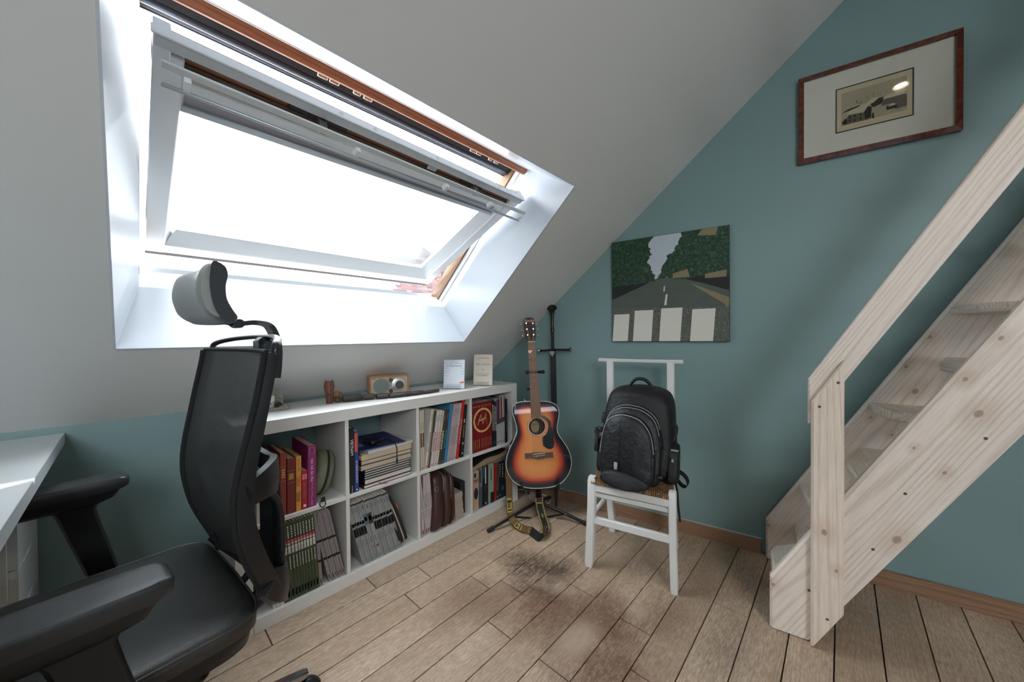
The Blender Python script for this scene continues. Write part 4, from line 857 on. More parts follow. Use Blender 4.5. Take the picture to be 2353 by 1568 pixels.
# stone cottage ornament
st = M('ornament_stone', 'B5AEA2', .9, bump=(160, 1., .004), mottle=.7); stw = M('ornament_white', 'CFCBC2', .7, bump=(200, .4)); tl = M('ornament_window', '4C8A98', .4)
co = V((.168, -1.418, ZT)); hx = V((.28, .96, 0)).normalized(); hy = V((hx.y, -hx.x, 0))
def CT(a, d, z): return co+hx*a*1.1+hy*d*1.1+V((0, 0, z*(1 if z < .02 else 1.12)))     # along, towards the room, up
ct_ = empty('cottage_ornament', co, 'miniature grey stone cottage with white walls at the bookcase left end', 'ornament')
pr = smooth2([(-.055, .03), (-.03, .045), (.02, .045), (.056, .03), (.056, -.01), (.05, -.03), (-.05, -.03), (-.058, 0)], 32)
MB().loft([[CT(x, y, 0) for x, y in pr], [CT(x*1.03, y*1.03, .006) for x, y in pr], [CT(x*.95, y*.95, .014) for x, y in pr]]).build('base_rock', st, ct_)
MB().box((-.045, -.025, .012), (.04, .012, .05), CT, .002).build('house_wall', st, ct_)
def gable(a0, a1, d0, d1, z0, z1, m, nm, ax=0):
    if ax == 0: p = [CT(a0, d0, z0), CT(a0, d1, z0), CT(a0, (d0+d1)/2, z1)]; e = hx*(a1-a0)
    else: p = [CT(a0, d0, z0), CT(a1, d0, z0), CT((a0+a1)/2, d0, z1)]; e = hy*(d1-d0)
    return MB().prism(p, e).build(nm, m, ct_, smooth=0)
gable(-.048, .044, -.030, .018, .049, .078, st, 'roof'); MB().box((-.022, .0, .012), (.010, .030, .058), CT, .001).build('porch_wall', stw, ct_)
MB().box((-.024, .0, .036), (.012, .032, .058), CT, .001).build('upper_wall', M('ornament_bright', 'E6E6E2', .6), ct_); gable(-.027, .015, -.015, .035, .057, .088, st, 'roof', 1)
MB().box((-.002, -.006, .075), (.004, .002, .102), CT, .001).build('chimney', st, ct_)
for a, d, z, ww, hh, m in ((-.012, .0325, .045, .012, .006, tl), (-.014, .0305, .018, .007, .012, M('ornament_dark', '2A2626', .7)), (.0, .0305, .024, .005, .005, tl), (-.038, .0125, .033, .01, .006, tl), (.028, .0125, .040, .006, .006, tl), (-.03, .0135, .018, .007, .009, M('ornament_red', '4A1A1E', .6))):
    MB().box((a-ww/2, d-.001, z), (a+ww/2, d+.001, z+hh), CT).build('ornament_window' if m is tl else 'ornament_door', m, ct_)
MB().lathe([(.009, 0), (.011, .004), (.011, .012), (.009, .016)], CT(.026, .022, .022), hy, 12).build('water_wheel', M('ornament_dark'), ct_)
MB().ball(CT(-.036, .022, .026), (.006, .006, .010), 8, 6).build('ornament_bush', M('ornament_moss', '7A6A2C', .9, bump=(300, 1, .004)), ct_)
for a, d, s_ in ((.044, .022, .013), (.052, .01, .010), (.034, .032, .009)): MB().ball(CT(a, d, .014), (s_, s_, s_*.8), 9, 6).build('ornament_boulder', st, ct_)
# ================================================================ guitar on its stand
blkm = M('stand_black', '0B0C0D', .35, coat=.2); rub = M('rubber_black', '1A1B1D', .75); chrome = M('chrome', 'C4C6C8', .2, 1)
def at(u, v, zd): return CAM+ray(u, v)*zd
gB, gT = at(1237.5, 1122, 2.135), at(1216.5, 731, 2.26)
gu = (gT-gB).normalized(); vd = (CAM-(gB+gT)/2).normalized()
gn = (Matrix.Rotation(radians(7), 3, 'Z') @ vd); gn = (gn-gu*gn.dot(gu)).normalized(); gx = gu.cross(gn)
if gx.dot(Rt) < 0: gx = -gx
def gp(u, v, off=0): return onp(u, v, gB+gn*off, gn)
def gl2(p): d = p-gB; return V((d.dot(gx), d.dot(gu), d.dot(gn)))
def G(x, y, z=0): return gB+gx*x+gu*y+gn*z
gt = empty('acoustic_guitar', gB, 'sunburst acoustic guitar with black pickguard upright on a floor stand in the corner', 'guitar')
def cr(x, y): return (1100+x/4.354, 900+y/4.354)
outl = [(565, 100), (640, 98), (710, 107), (770, 132), (799, 180), (803, 235), (793, 300), (783, 365), (795, 425), (840, 492), (890, 570), (920, 650), (927, 735), (905, 815), (858, 885), (795, 935), (700, 960), (595, 969), (490, 965), (400, 935), (335, 885), (292, 815), (275, 730), (285, 645), (312, 565), (350, 490), (378, 425), (382, 375), (365, 300), (345, 240), (337, 190), (350, 140), (400, 108), (480, 100)]
OL = [gl2(gp(*cr(x, y))) for x, y in outl]; OL = [(p.x, p.y) for p in OL]
OLs = smooth2(OL, 102)
def burstmat():
    m = bpy.data.materials.new('sunburst_lacquer'); m.use_nodes = True; t = NT(m); p = t.n['Principled BSDF']
    a = t.new('Attribute'); a.attribute_name = 'burst'
    vv = t.comb(t.math('MULTIPLY', t.vm('DOT_PRODUCT', t.pos(), tuple(gx)), 55.), t.math('MULTIPLY', t.vm('DOT_PRODUCT', t.pos(), tuple(gu)), 3.), 0.0)
    g = t.math('MULTIPLY', t.math('SUBTRACT', t.noise(vv, 2.2, 4, .6), .5), .10); f = t.math('ADD', a.outputs['Fac'], g)
    t.set(p.inputs['Base Color'], t.ramp(f, [(0, srgb('D88E52')), (.28, srgb('CC7440')), (.46, srgb('B0442A')), (.60, srgb('6E1C1C')), (.74, srgb('16141C')), (1, srgb('0B0E16'))]))
    p.inputs['Roughness'].default_value = .5; p.inputs['Specular IOR Level'].default_value = .2; p.inputs['Coat Weight'].default_value = .7; p.inputs['Coat Roughness'].default_value = .03
    return m
sb = burstmat()
# top plate with rings so the burst follows the outline
me_b = MB(); rings = [1, .96, .91, .85, .78, .68, .5, .25]; vals = [1, .95, .86, .74, .60, .42, .15, 0]
cyl = .158
def inset(k):
    out = []
    for x, y in OLs:
        cy = .15 if y < .27 else min(.40, y-.02) if k > .6 else .30
        cy = .155+(max(0, y-.20))*.72
        out.append((x*k, cy+(y-cy)*k))
    return out
vs = []; fs = []; bv = []
for k, vv in zip(rings, vals):
    for x, y in inset(k): vs.append(G(x, y, .0005 if k < 1 else 0)); bv.append(vv)
n = len(OLs)
for i in range(len(rings)-1):
    for k in range(n): fs.append((i*n+k, i*n+(k+1) % n, (i+1)*n+(k+1) % n, (i+1)*n+k))
fs.append([(len(rings)-1)*n+k for k in range(n)])
me_b.add(vs, fs); top = me_b.build('soundboard', sb, gt, smooth=30)
at_ = top.data.attributes.new('burst', 'FLOAT', 'POINT')
for i, v_ in enumerate(bv): at_.data[i].value = v_
sidem = M('guitar_side', '2A1410', .15, coat=.8)
dep = lambda y: -.088-.012*(1-y/.45)
MB().loft([[G(x, y, -.0005) for x, y in OLs], [G(x, y, -.05) for x, y in OLs], [G(x, y, dep(y)) for x, y in OLs], [G(x*.8, .2+(y-.2)*.8, dep(y)-.006) for x, y in OLs]]).build('body', sidem, gt, smooth=50)
MB().tube([G(x, y, .0006) for x, y in OLs], .0022, 6, closed=True).build('binding', M('cream_binding', 'C9C7C4', .4), gt)
# sound hole, rosette, pickguard, bridge
hc = gl2(gp(1233.9, 980.4)); RH = .050
MB().add([G(hc.x+RH*cos(2*pi*k/36), hc.y+RH*sin(2*pi*k/36), .0012) for k in range(36)], [list(range(36))]).build('sound_hole', M('inside_dark', '1E1612', .9), gt, smooth=0)
lbp = [G(hc.x-.012+.026*cos(2*pi*k/24), hc.y+.000+.036*sin(2*pi*k/24), .0014) for k in range(24)]
lab = MB().add(lbp, [list(range(24))]).build('inner_label', M('aged_label', '7C7354', .8), gt, smooth=0)
text('label_text', 'Fender', .015, G(hc.x-.012, hc.y+.014, .0016), gx, gu, inkk, lab, 'CENTER', 1, .3)
for r_, w_, m_ in ((.0535, .0016, M('cream_binding')), (.062, .0009, M('rosette_brown', '6A4630', .4)), (.0645, .0007, M('cream_binding'))):
    MB().tube([G(hc.x+r_*cos(2*pi*k/40), hc.y+r_*sin(2*pi*k/40), .0008) for k in range(40)], w_, 5, closed=True).build('rosette_ring', m_, gt)
pgp = [(622, 235), (660, 245), (700, 275), (722, 305), (722, 345), (742, 400), (745, 440), (742, 470), (757, 520), (748, 560), (715, 578), (680, 568), (645, 545), (638, 500), (637, 455), (668, 435), (690, 395), (697, 350), (690, 310), (665, 280), (640, 262), (625, 258)]
pp = [gl2(gp(*cr(x, y))) for x, y in pgp]
MB().prism([G(p.x, p.y, .001) for p in pp], gn*.0022).build('pickguard', M('pickguard_black', '14171B', .16, coat=.6), gt, smooth=0)
rose = wood('rosewood', '5A4030', '33231B', gx, gu, .5, 60, .1, 2)
br_ = [gl2(gp(*cr(x, y))) for x, y in ((460, 617), (530, 615), (540, 608), (665, 605), (675, 610), (740, 602), (745, 655), (680, 660), (640, 672), (600, 678), (560, 672), (525, 665), (462, 670))]
bdg = MB().prism([G(p.x, p.y, .0008) for p in br_], gn*.009).build('bridge', rose, gt, smooth=20)
sa, sb_ = gl2(gp(*cr(538, 627))), gl2(gp(*cr(663, 613)))
MB().tube([G(sa.x, sa.y, .0105), G(sb_.x, sb_.y, .0105)], .0018, 6).build('saddle', M('bone', 'D9D2C4', .4), bdg)
pins = [gl2(gp(*cr(x, y))) for x, y in ((555, 648), (575, 645), (593, 642), (612, 639), (631, 637), (650, 635))]
for p in pins: MB().ball(G(p.x, p.y, .0115), .0032, 10, 6).build('bridge_pin', M('bone'), bdg)
# neck
def c1(x, y): return (1100+x/6.0308, 700+y/6.0308)
n0l, n0r = gl2(gp(*c1(682, 518), .012)), gl2(gp(*c1(779, 518), .012)); n1l, n1r = gl2(gp(*cr(527, 265), .012)), gl2(gp(*cr(626, 262), .012))
nk = MB(); nk.hexa([G(n1l.x, n1l.y, .001), G(n1r.x, n1r.y, .001), G(n0r.x, n0r.y, .006), G(n0l.x, n0l.y, .006), G(n1l.x, n1l.y, .0105), G(n1r.x, n1r.y, .0105), G(n0r.x, n0r.y, .012), G(n0l.x, n0l.y, .012)])
neck = nk.build('fretboard', wood('fretboard', '7A5644', '4E352A', gu, gx, .5, 70, .06, 1), gt, smooth=0)
jn = gl2(gp(*c1(770, 1345), .0)).y; sn_ = []
for i in range(9):
    t = i/8; y = n0l.y+(jn-n0l.y)*t; xl = n0l.x+(n1l.x-n0l.x)*t*.75+.001; xr = n0r.x+(n1r.x-n0r.x)*t*.75-.001; xm = (xl+xr)/2; hw = (xr-xl)/2
    dp = .022+(.02 if i == 8 else 0)
    sn_.append([G(xm+hw*cos(a), y, .006-dp*sin(a)) for a in [pi*k/8 for k in range(9)]])
MB().loft(sn_).build('neck', M('neck_wood', '3E241A', .35, coat=.3), gt, smooth=60)
MB().box((n0l.x, n0l.y-.002, .008), (n0r.x, n0l.y+.003, .0155), G, .001).build('nut', M('bone'), gt)
Ls = .645; fm = M('fret_nickel', 'B5AFA6', .3, .9); yb0 = n0l.y
for k in range(1, 19):
    y = yb0-Ls*(1-2**(-k/12)); t = (yb0-y)/(yb0-n1l.y)
    if t > .99: break
    MB().tube([G(n0l.x+(n1l.x-n0l.x)*t, y, .0122), G(n0r.x+(n1r.x-n0r.x)*t, y, .0122)], .0009, 5).build('fret', fm, neck)
for k in (3, 5, 7, 9, 12, 15):
    y = yb0-Ls*(1-(2**(-k/12)+2**(-(k-1)/12))/2); t = (yb0-y)/(yb0-n1l.y); xm = (n0l.x+n0r.x)/2+((n1l.x+n1r.x)-(n0l.x+n0r.x))/2*t
    for dx in ((-.008, .008) if k == 12 else (0,)): MB().lathe([(.0026, 0), (.0026, .0004)], G(xm+dx, y, .0121), gn, 10).build('inlay_dot', M('pearl', 'CFCBC0', .4), neck)
hs = [gl2(gp(*c1(x, y), .004)) for x, y in ((683, 512), (648, 462), (617, 212), (648, 190), (695, 182), (748, 190), (775, 214), (792, 420), (778, 512))]
head = MB().prism([G(p.x, p.y, -.004) for p in hs], gn*.013).build('headstock', M('headstock_brown', '2A1712', .5, spec=.3), gt, smooth=0)
hp = gl2(gp(*c1(700, 226), .0095)); text('logo', 'Fender', .026, G(hp.x, hp.y, .0094), gx, gu, M('logo_gold', 'A8845A', .4, .4), head, 'CENTER', .95, .35)
tun = [(655, 263), (666, 345), (676, 424), (748, 263), (754, 341), (760, 421)]
tp = [gl2(gp(*c1(x, y), .012)) for x, y in tun]
for i, p in enumerate(tp):
    sg = -1 if i < 3 else 1
    tn = MB().lathe([(.0048, 0), (.0048, .002), (.003, .003), (.003, .011), (.0036, .012)], G(p.x, p.y, .009), gn, 12).build('tuning_peg', chrome, gt)
    MB().tube([G(p.x+sg*.010, p.y-.002, .001), G(p.x+sg*.028, p.y-.002, .001)], .002, 8).build('tuner_shaft', chrome, tn)
    MB().ball(G(p.x+sg*.031, p.y-.002, .001), (.0055, .0055, .0075), 12, 7).build('tuner_button', chrome, tn)
stm = M('string_bronze', 'C9A77C', .3, .9); xs6 = [(.12+.152*i) for i in range(6)]
order = [2, 1, 0, 3, 4, 5]
for i in range(6):
    xn = n0l.x+(n0r.x-n0l.x)*xs6[i]; p = pins[i]; q_ = tp[order[i]] if i < 3 else tp[[3, 4, 5][::-1][i-3]]
    MB().tube([G(q_.x, q_.y, .017), G(xn, n0l.y, .0165), G(sa.x+(sb_.x-sa.x)*(.04+.184*i), sa.y+(sb_.y-sa.y)*i/5, .0128), G(p.x, p.y, .0115)], .00075-.00006*i, 5).build('string', stm, gt)
pk = gl2(gp(*c1(712, 655), .018)); MB().loft([[G(pk.x+x*.013, pk.y+y*.013, z) for x, y in smooth2([(-.95, .45), (0, .75), (1.1, .6), (.55, -.35), (.1, -.8), (-.55, -.5)], 24)] for z in (.0175, .0188)]).build('guitar_pick', M('pick_amber', 'D29A5C', .3), None, 'amber guitar pick tucked under the strings near the nut', 'pick')
MB().lathe([(.007, 0), (.006, .006), (.008, .010), (.006, .013)], gp(*c1(640, 1335), -.04), gu, 12).build('strap_button', chrome, gt)
# ---------------------------------------------------------------- stand
stn = empty('guitar_stand', onz(1237, 1180, 0), 'black tubular folding guitar stand with three legs holding the sunburst guitar', 'stand')
pole0 = G(.006, -.02, -.055); yk_ = gp(*c1(760, 940), -.012)
ptop = gl2(yk_); P1 = G(ptop.x+.001, ptop.y, -.035)
MB().tube([G(.006, -.10, -.062), P1], .010, 12).build('pole', blkm, stn)
y1_, y2_ = gp(*c1(688, 940), .006), gp(*c1(888, 933), .006)
yk2 = MB().tube(bez([gp(*c1(672, 942), .02), gp(*c1(700, 942), -.01), G(ptop.x, ptop.y, -.035), gp(*c1(850, 936), -.012), gp(*c1(890, 934), .018)], 24), .0085, 10).build('neck_yoke', rub, stn)
for q_ in (gp(*c1(672, 942), .02), gp(*c1(890, 934), .018)): MB().ball(q_, .0125, 12, 8).build('yoke_end', rub, yk2)
MB().tube(bez([gp(*c1(690, 930), .024), gp(*c1(750, 925), .026), gp(*c1(805, 932), .026), gp(*c1(870, 928), .02)], 16), .0016, 6).build('safety_cord', rub, yk2)
MB().tube(bez([gp(*c1(690, 950), .024), gp(*c1(750, 948), .026), gp(*c1(805, 945), .026)], 16), .0016, 6).build('safety_cord', rub, yk2)
kb = gp(*c1(700, 1172), -.03); MB().box((-.016, -.009, -.004), (.0, .009, .004), lambda x, y, z: kb+gx*x+gu*y+gn*z, .002).build('knob', rub, stn)
MB().tube([kb, G(gl2(kb).x+.03, gl2(kb).y, -.035)], .005, 8).build('knob_screw', rub, stn)
hub = onp(1237, 1150, gB-gn*.05, V((gn.x, gn.y, 0)))
def h2(u, v): return (1130+u/11.2, 1100+v/11.2)
hl = MB(); hl.box((-.017, -.045, -.016), (.017, .062, .016), lambda x, y, z: hub+V((gx.x, gx.y, 0)).normalized()*x+V((0, 0, y))+V((gn.x, gn.y, 0)).normalized()*z, .004)
hl.build('hub', blkm, stn)
for (u, v, oz) in ((1199.5, 1120.5, .008), (1282.5, 1119, .016)):
    e = gp(u, v, .006); m0 = hub+V((0, 0, .05))
    a_ = MB().tube(bez([m0, (m0+gp(u, v, -.055))/2+V((0, 0, .008)), gp(u, v+2, -.05), gp(u, v+4, -.02), gp(u, v+3, .012), gp(u, v-3, .018)], 30), .0068, 10).build('cradle_arm', blkm, stn)
    MB().ball(gp(u, v-4, .018), .0105, 12, 8).build('rubber_tip', rub, a_)
feet = [onz(1124, 1219, .012), onz(1352, 1206, .012), onz(1258, 1146, .012)+V((-.0, .02, 0))]
tops_ = [hub+V((0, 0, -.018))+V((gx.x, gx.y, 0))*-.02, hub+V((0, 0, -.018))+V((gx.x, gx.y, 0))*.02, hub+V((0, 0, -.018))-V((gn.x, gn.y, 0))*.02]
low = hub+V((0, 0, -.115))
MB().tube([hub, low], .0065, 10).build('centre_post', blkm, stn)
for f_, t0 in zip(feet, tops_):
    L = MB().tube([t0, f_], .0088, 12).build('leg', blkm, stn)
    d_ = (f_-t0).normalized(); MB().tube([f_-d_*.028, f_+d_*.010], .0118, 12).build('rubber_foot', rub, L)
    md_ = t0+(f_-t0)*.52; MB().tube([low, md_], .0055, 8).build('brace', blkm, L)
    MB().ball(md_+gn*.009, .0035, 8, 5).build('rivet', chrome, L)
MB().ball(low+gn*.008, .0035, 8, 5).build('rivet', chrome, stn)
lk = onp(*h2(940, 380), gB-gn*.05, V((gn.x, gn.y, 0))); MB().ball(lk, (.010, .008, .010), 10, 6).build('lock_knob', rub, stn)
# ---------------------------------------------------------------- strap hanging from the guitar
strapm = M('strap_black', '141418', .8, bump=(700, .3)); strapy = M('strap_yellow', 'A8984A', .8, bump=(700, .3)); strapb = M('strap_brown', '6A4F2C', .8, bump=(700, .3)); strapd = M('strap_rust', '4A201A', .8)
def sp3(pts): return [onp(u, v, P, n) for u, v, P, n in pts]
nf = V((gn.x, gn.y, 0)).normalized()
def sf(u, v, d): return onp(u, v, gB+nf*d, nf)
def band(name, ctr, wdir, wid, m, par, n=40, lab=None, off=.0):
    C_ = bez(ctr, n); W_ = bez(wdir, n); b = MB(); secs = []
    for i, (c, w_) in enumerate(zip(C_, W_)):
        t = (C_[min(i+1, len(C_)-1)]-C_[max(i-1, 0)]).normalized(); w_ = w_.normalized(); nn_ = t.cross(w_).normalized()*.0011; h = w_*wid/2
        secs.append([c-h-nn_, c+h-nn_, c+h+nn_, c-h+nn_])
    return C_, W_, b.loft(secs).build(name, m, par, smooth=60)
WS = .048
sA = [sf(1171, 928, -.075), sf(1173, 960, -.085), sf(1170, 1010, -.07), sf(1166, 1060, -.07), sf(1169.5, 1110, -.06), sf(1170, 1150, -.05), sf(1172, 1178, -.035), onz(1177.5, 1194, .05), onz(1188, 1207, .028), onz(1203, 1216, .026), onz(1216, 1218.5, .026), onz(1222, 1219, .024)]
wA = [gx*.3+nf*.9, gx*.8+nf*.5, gx*.5+nf*.8, gx*.7+nf*.6, gx*1+nf*.1, gx, gx*.95+V((0, 0, .1)), gx*.85+V((0, 0, .45)), gx*.6+V((0, 0, .8)), gx*.35+V((0, 0, 1)), gx*.3+V((0, 0, 1)), gx*.4+V((0, 0, 1))]
wA = [V(w_) for w_ in wA]
C_, W_, strap = band('guitar_strap', sA[3:], wA[3:], WS*.82, strapb, None, 60)
setp(strap, 'black and yellow patterned guitar strap hanging down and looped on the floor', 'strap')
def patch(C_, W_, t0, t1, w0, w1, wid, m, par, nm, off):
    N = len(C_)-1; secs = []
    for i in range(int(t0*N), int(t1*N)+1):
        c = C_[i]; t = (C_[min(i+1, N)]-C_[max(i-1, 0)]).normalized(); w_ = W_[i].normalized(); nn_ = t.cross(w_).normalized()
        if nn_.dot(CAM-c) < 0: nn_ = -nn_
        secs.append([c+w_*wid*(w0-.5)+nn_*off, c+w_*wid*(w1-.5)+nn_*off, c+w_*wid*(w1-.5)+nn_*(off+.0004), c+w_*wid*(w0-.5)+nn_*(off+.0004)])
    if len(secs) > 1: MB().loft(secs).build(nm, m, par, smooth=60)
WA = WS*.82
for w0, w1 in ((.02, .06), (.94, .98)): patch(C_, W_, 0, 1, w0, w1, WA, strapm, strap, 'strap_edge', .0012)
for t0, t1 in ((.24, .38), (.60, .72), (.87, .97)):
    patch(C_, W_, t0, t1, .12, .88, WA, strapy, strap, 'strap_patch', .0012)
    for e in (t0+.012, t1-.035): patch(C_, W_, e, e+.02, .2, .85, WA, strapm, strap, 'strap_patch', .0018)
    patch(C_, W_, t0+.04, t1-.05, .3, .62, WA, strapb, strap, 'strap_patch', .0018)
sB = [sf(1238.5, 1144, .012), sf(1240, 1160, .015), (sf(1245, 1183, .02)+onz(1245, 1183, .05))/2, onz(1251.5, 1203, .035), onz(1254, 1218, .012), onz(1251, 1231, .012), onz(1241, 1236, .022), onz(1229, 1228, .024), onz(1220, 1221, .024)]
wB = [gx, gx*.98+V((0, 0, -.1)), gx*.96+V((0, 0, -.12)), gx*.95+V((0, 0, -.1)), gx+V((0, 0, .05)), gx*.8+V((0, 0, .5)), gx*.4+V((0, 0, .9)), gx*.3+V((0, 0, .95)), gx*.4+V((0, 0, .9))]
wB = [V(w_) for w_ in wB]
C2, W2, s2 = band('strap_end', sB, wB, WS, strapm, strap, 60)
for w0, w1 in ((.03, .08), (.12, .15), (.85, .88), (.92, .97)): patch(C2, W2, 0, .72, w0, w1, WS, strapy, strap, 'strap_edge', .0013)
for t0, t1, w0, w1, m_ in ((.0, .09, .3, .75, strapd), (.075, .085, .3, .8, strapy), (.1, .115, .15, .85, strapy), (.40, .41, .18, .85, strapy), (.44, .60, .32, .62, strapd), (.44, .45, .3, .7, strapy), (.61, .62, .25, .8, strapy)): patch(C2, W2, t0, t1, w0, w1, WS, m_, strap, 'strap_patch', .0016)
i_ = int(.26*60); tdir = (C2[i_+2]-C2[i_-2]).normalized(); wd_ = W2[i_].normalized(); nrm = tdir.cross(wd_); 
if nrm.dot(CAM-C2[i_]) < 0: xd = -tdir
else: xd = -tdir
yd_ = wd_ if xd.cross(wd_).dot(CAM-C2[i_]) > 0 else -wd_
text('strap_lettering', 'Fender', .024, C2[i_]+(xd.cross(yd_))*.003, xd, yd_, strapy, strap, 'CENTER', 1, .3)
# white cable loop at the corner
wc = M('white_cable', 'C9C9C6', .5)
MB().tube(bez([onz(1246, 1137, .03), onz(1258, 1141, .02), onz(1264, 1150, .004), onz(1259, 1157, .004), onz(1247, 1157, .004), onz(1225, 1150, .004), onz(1205, 1127, .02), onz(1192, 1126, .05)], 40), .0032, 8).build('cable', wc, None, 'white cable looping on the floor behind the guitar stand', 'cable')
MB().tube(bez([onz(1189, 1119, .06), onz(1196, 1124, .04), onz(1194, 1131, .01), onz(1186, 1131, .004), onz(1180, 1125, .004)], 24), .0028, 8).build('cable', M('grey_cable', '4A4B4D', .6), None, 'thin dark cable coiled beside the bookcase foot', 'cable')
# ================================================================ sword leaning in the corner
swd = empty('sword', BK(.595, .02, .06), 'long dark sword with crossguard in a scabbard leaning on the green wall', 'sword')
dks = M('gunmetal', '3A3836', .22, .9); lth = M('grip_leather', '141414', .6, bump=(300, .4)); scb = M('scabbard_grey', '26282C', .5, bump=(200, .1))
pP, pG, pTp = onb(1268.5, 716, .035), onb(1270.5, 805, .05), onb(1274, 1176, .085)
sd = (pP-pG).normalized(); sxx = (tb-sd*tb.dot(sd)).normalized(); syy = sxx.cross(sd)
if syy.dot(nb) < 0: syy = -syy
def SW(x, y, z): return pG+sxx*x+sd*y+syy*z
Lp = (pP-pG).length
sx = [(.035, .0078), (.055, .0085), (.075, .010), (.11, .0115), (.125, .013), (.14, .009)]
MB().lathe([(.009, .0), (.0105, .02), (.0098, .06), (.0105, .115), (.012, .122)], pG+sd*.008, sd, 16).build('grip', lth, swd)
for k in range(9): MB().tube([SW(.0105*cos(a), .02+.012*k+.002*sin(a), .0105*sin(a)) for a in [2*pi*i/12 for i in range(12)]], .0012, 5, closed=True).build('grip_wrap', lth, swd)
MB().lathe([(.013, .126), (.0125, .14), (.0095, .155), (.0105, .20), (.012, .235), (.016, .255)], pG, sd, 16).build('hilt', dks, swd)
pm = smooth2([(-.013, .245), (-.016, .262), (-.034, .275), (-.030, .292), (-.012, .303), (.012, .303), (.030, .292), (.034, .275), (.016, .262), (.013, .245)], 40)
pml = MB().loft([[SW(x*.9, .275+(y-.275)*.9, -.008) for x, y in pm], [SW(x, y, -.004) for x, y in pm], [SW(x, y, .004) for x, y in pm], [SW(x*.9, .275+(y-.275)*.9, .008) for x, y in pm]]).build('pommel', dks, swd)
MB().tube([SW(.009*x, .284+.009*y, .0085) for x, y in ((-1, .3), (0, .9), (1, .3), (.5, -.8), (-.5, -.8))], .0012, 5, closed=True).build('pommel_ring', M('brass_gilt', 'B99A5A', .3, .9), pml)
lg = (onb(1238, 808, .05)-pG).dot(sxx); rg = (onb(1311, 806, .05)-pG).dot(sxx)
gd = MB().tube([SW(lg+.012+(rg-lg-.024)*t, -.002+.004*sin(pi*t), 0) for t in [i/16 for i in range(17)]], [.0085-.002*sin(pi*i/16)+(.002 if 6 < i < 10 else 0) for i in range(17)], 10).build('crossguard', dks, swd)
for x0, sg in ((lg, -1), (rg, 1)): MB().loft([[SW(x0-sg*.016+sg*d, y*k, z*k) for y, z in ((.012, 0), (.006, .008), (-.006, .008), (-.012, 0), (-.006, -.008), (.006, -.008))] for d, k in ((0, .6), (.008, .9), (.014, 1.5), (.019, 1.3))]).build('guard_end', M('polished_steel', '9A968F', .2, 1), gd)
MB().prism([SW(x, y, .007) for x, y in ((-.018, -.008), (.018, -.008), (.019, -.02), (.0, -.045), (-.019, -.02))], syy*.003).build('rain_guard', M('polished_steel'), swd)
Lb = (pTp-pG).dot(sd)
MB().loft([[SW(x*k, y, z) for x, z in ((-.020, -.004), (0, -.0075), (.020, -.004), (.020, .004), (0, .0075), (-.020, .004))] for y, k in ((-.008, 1), (Lb*.6, .96), (Lb*.82, .7), (Lb*.97, .22), (Lb, .05))]).build('scabbard', scb, swd, smooth=30)
# ================================================================ rush seated chair
A_ = radians(11.5); cx_, cy_ = V((cos(A_), sin(A_), 0)), V((-sin(A_), cos(A_), 0)); CO = V((1.322, -.337, 0))
def CH(x, y, z): return CO+cx_*x+cy_*y+V((0, 0, z))
cpm = M('chipped_white_paint', 'DCDDDC', .5); 
t = NT(cpm); p_ = t.n['Principled BSDF']; f = t.noise(t.pos(), 38, 6, .75); f2 = t.noise(t.pos(), 7, 3, .6)
z_ = t.new('SeparateXYZ'); t.set(z_.inputs[0], t.pos())
thr = t.ramp(t.math('ADD', f, t.math('MULTIPLY', t.math('SUBTRACT', f2, .5), .35)), [(.70, 0.), (.73, 1.)])
t.set(p_.inputs['Base Color'], t.mix(thr, srgb('DCDDDC'), srgb('6E4E3C'))); t.set(p_.inputs['Normal'], t.bump(f, .15, .001))
chr_ = empty('rush_chair', CO+cy_*.17, 'old chipped white ladderback chair with woven rush seat holding the backpack', 'chair', rot=Matrix.Rotation(A_, 3, 'Z'))
def leg(p0, p1, w0, w1, nm='leg', ch=.003, extra=None):
    secs = []
    pts = [(p0, w0), (p1, w1)] if not extra else extra
    for p, w_ in pts: secs.append([CH(p[0]+a*w_[0]/2, p[1]+c*w_[1]/2, p[2]) for a, c in ((-.8, -1), (.8, -1), (1, -.8), (1, .8), (.8, 1), (-.8, 1), (-1, .8), (-1, -.8))])
    return MB().loft(secs).build(nm, cpm, chr_, smooth=20)
leg(0, 0, 0, 0, extra=[((-.187, -.005, .0), (.032, .030)), ((-.186, -.005, .02), (.038, .036)), ((-.172, -.002, .30), (.037, .036)), ((-.170, 0, .415), (.039, .036)), ((-.170, 0, .434), (.030, .028))])
leg(0, 0, 0, 0, extra=[((.194, .0, .0), (.026, .028)), ((.193, 0, .02), (.029, .034)), ((.187, 0, .30), (.030, .034)), ((.187, 0, .42), (.031, .034)), ((.187, 0, .436), (.028, .03))])
leg(0, 0, 0, 0, 'back_post', extra=[((-.178, .35, 0), (.033, .034)), ((-.190, .352, .16), (.035, .034)), ((-.190, .362, .45), (.037, .034)), ((-.190, .37, .75), (.037, .030)), ((-.198, .388, .958), (.038, .024))])
leg(0, 0, 0, 0, 'back_post', extra=[((.150, .35, 0), (.030, .034)), ((.140, .352, .16), (.032, .034)), ((.135, .362, .45), (.034, .034)), ((.130, .37, .75), (.035, .030)), ((.127, .388, .958), (.036, .024))])
def cbar(a, c, m=None, nm='rail', ch=.003): return MB().box(a, c, CH, ch).build(nm, m or cpm, chr_)
cbar((-.157, -.016, .368), (.175, .004, .402), nm='front_rail'); cbar((-.157, -.004, .338), (.175, .014, .360), nm='front_rail'); cbar((-.160, -.014, .212), (.178, .004, .246), nm='stretcher')
def crod(p, q, r): return MB().tube([CH(*p), CH(*q)], r, 12).build('stretcher', cpm, chr_)
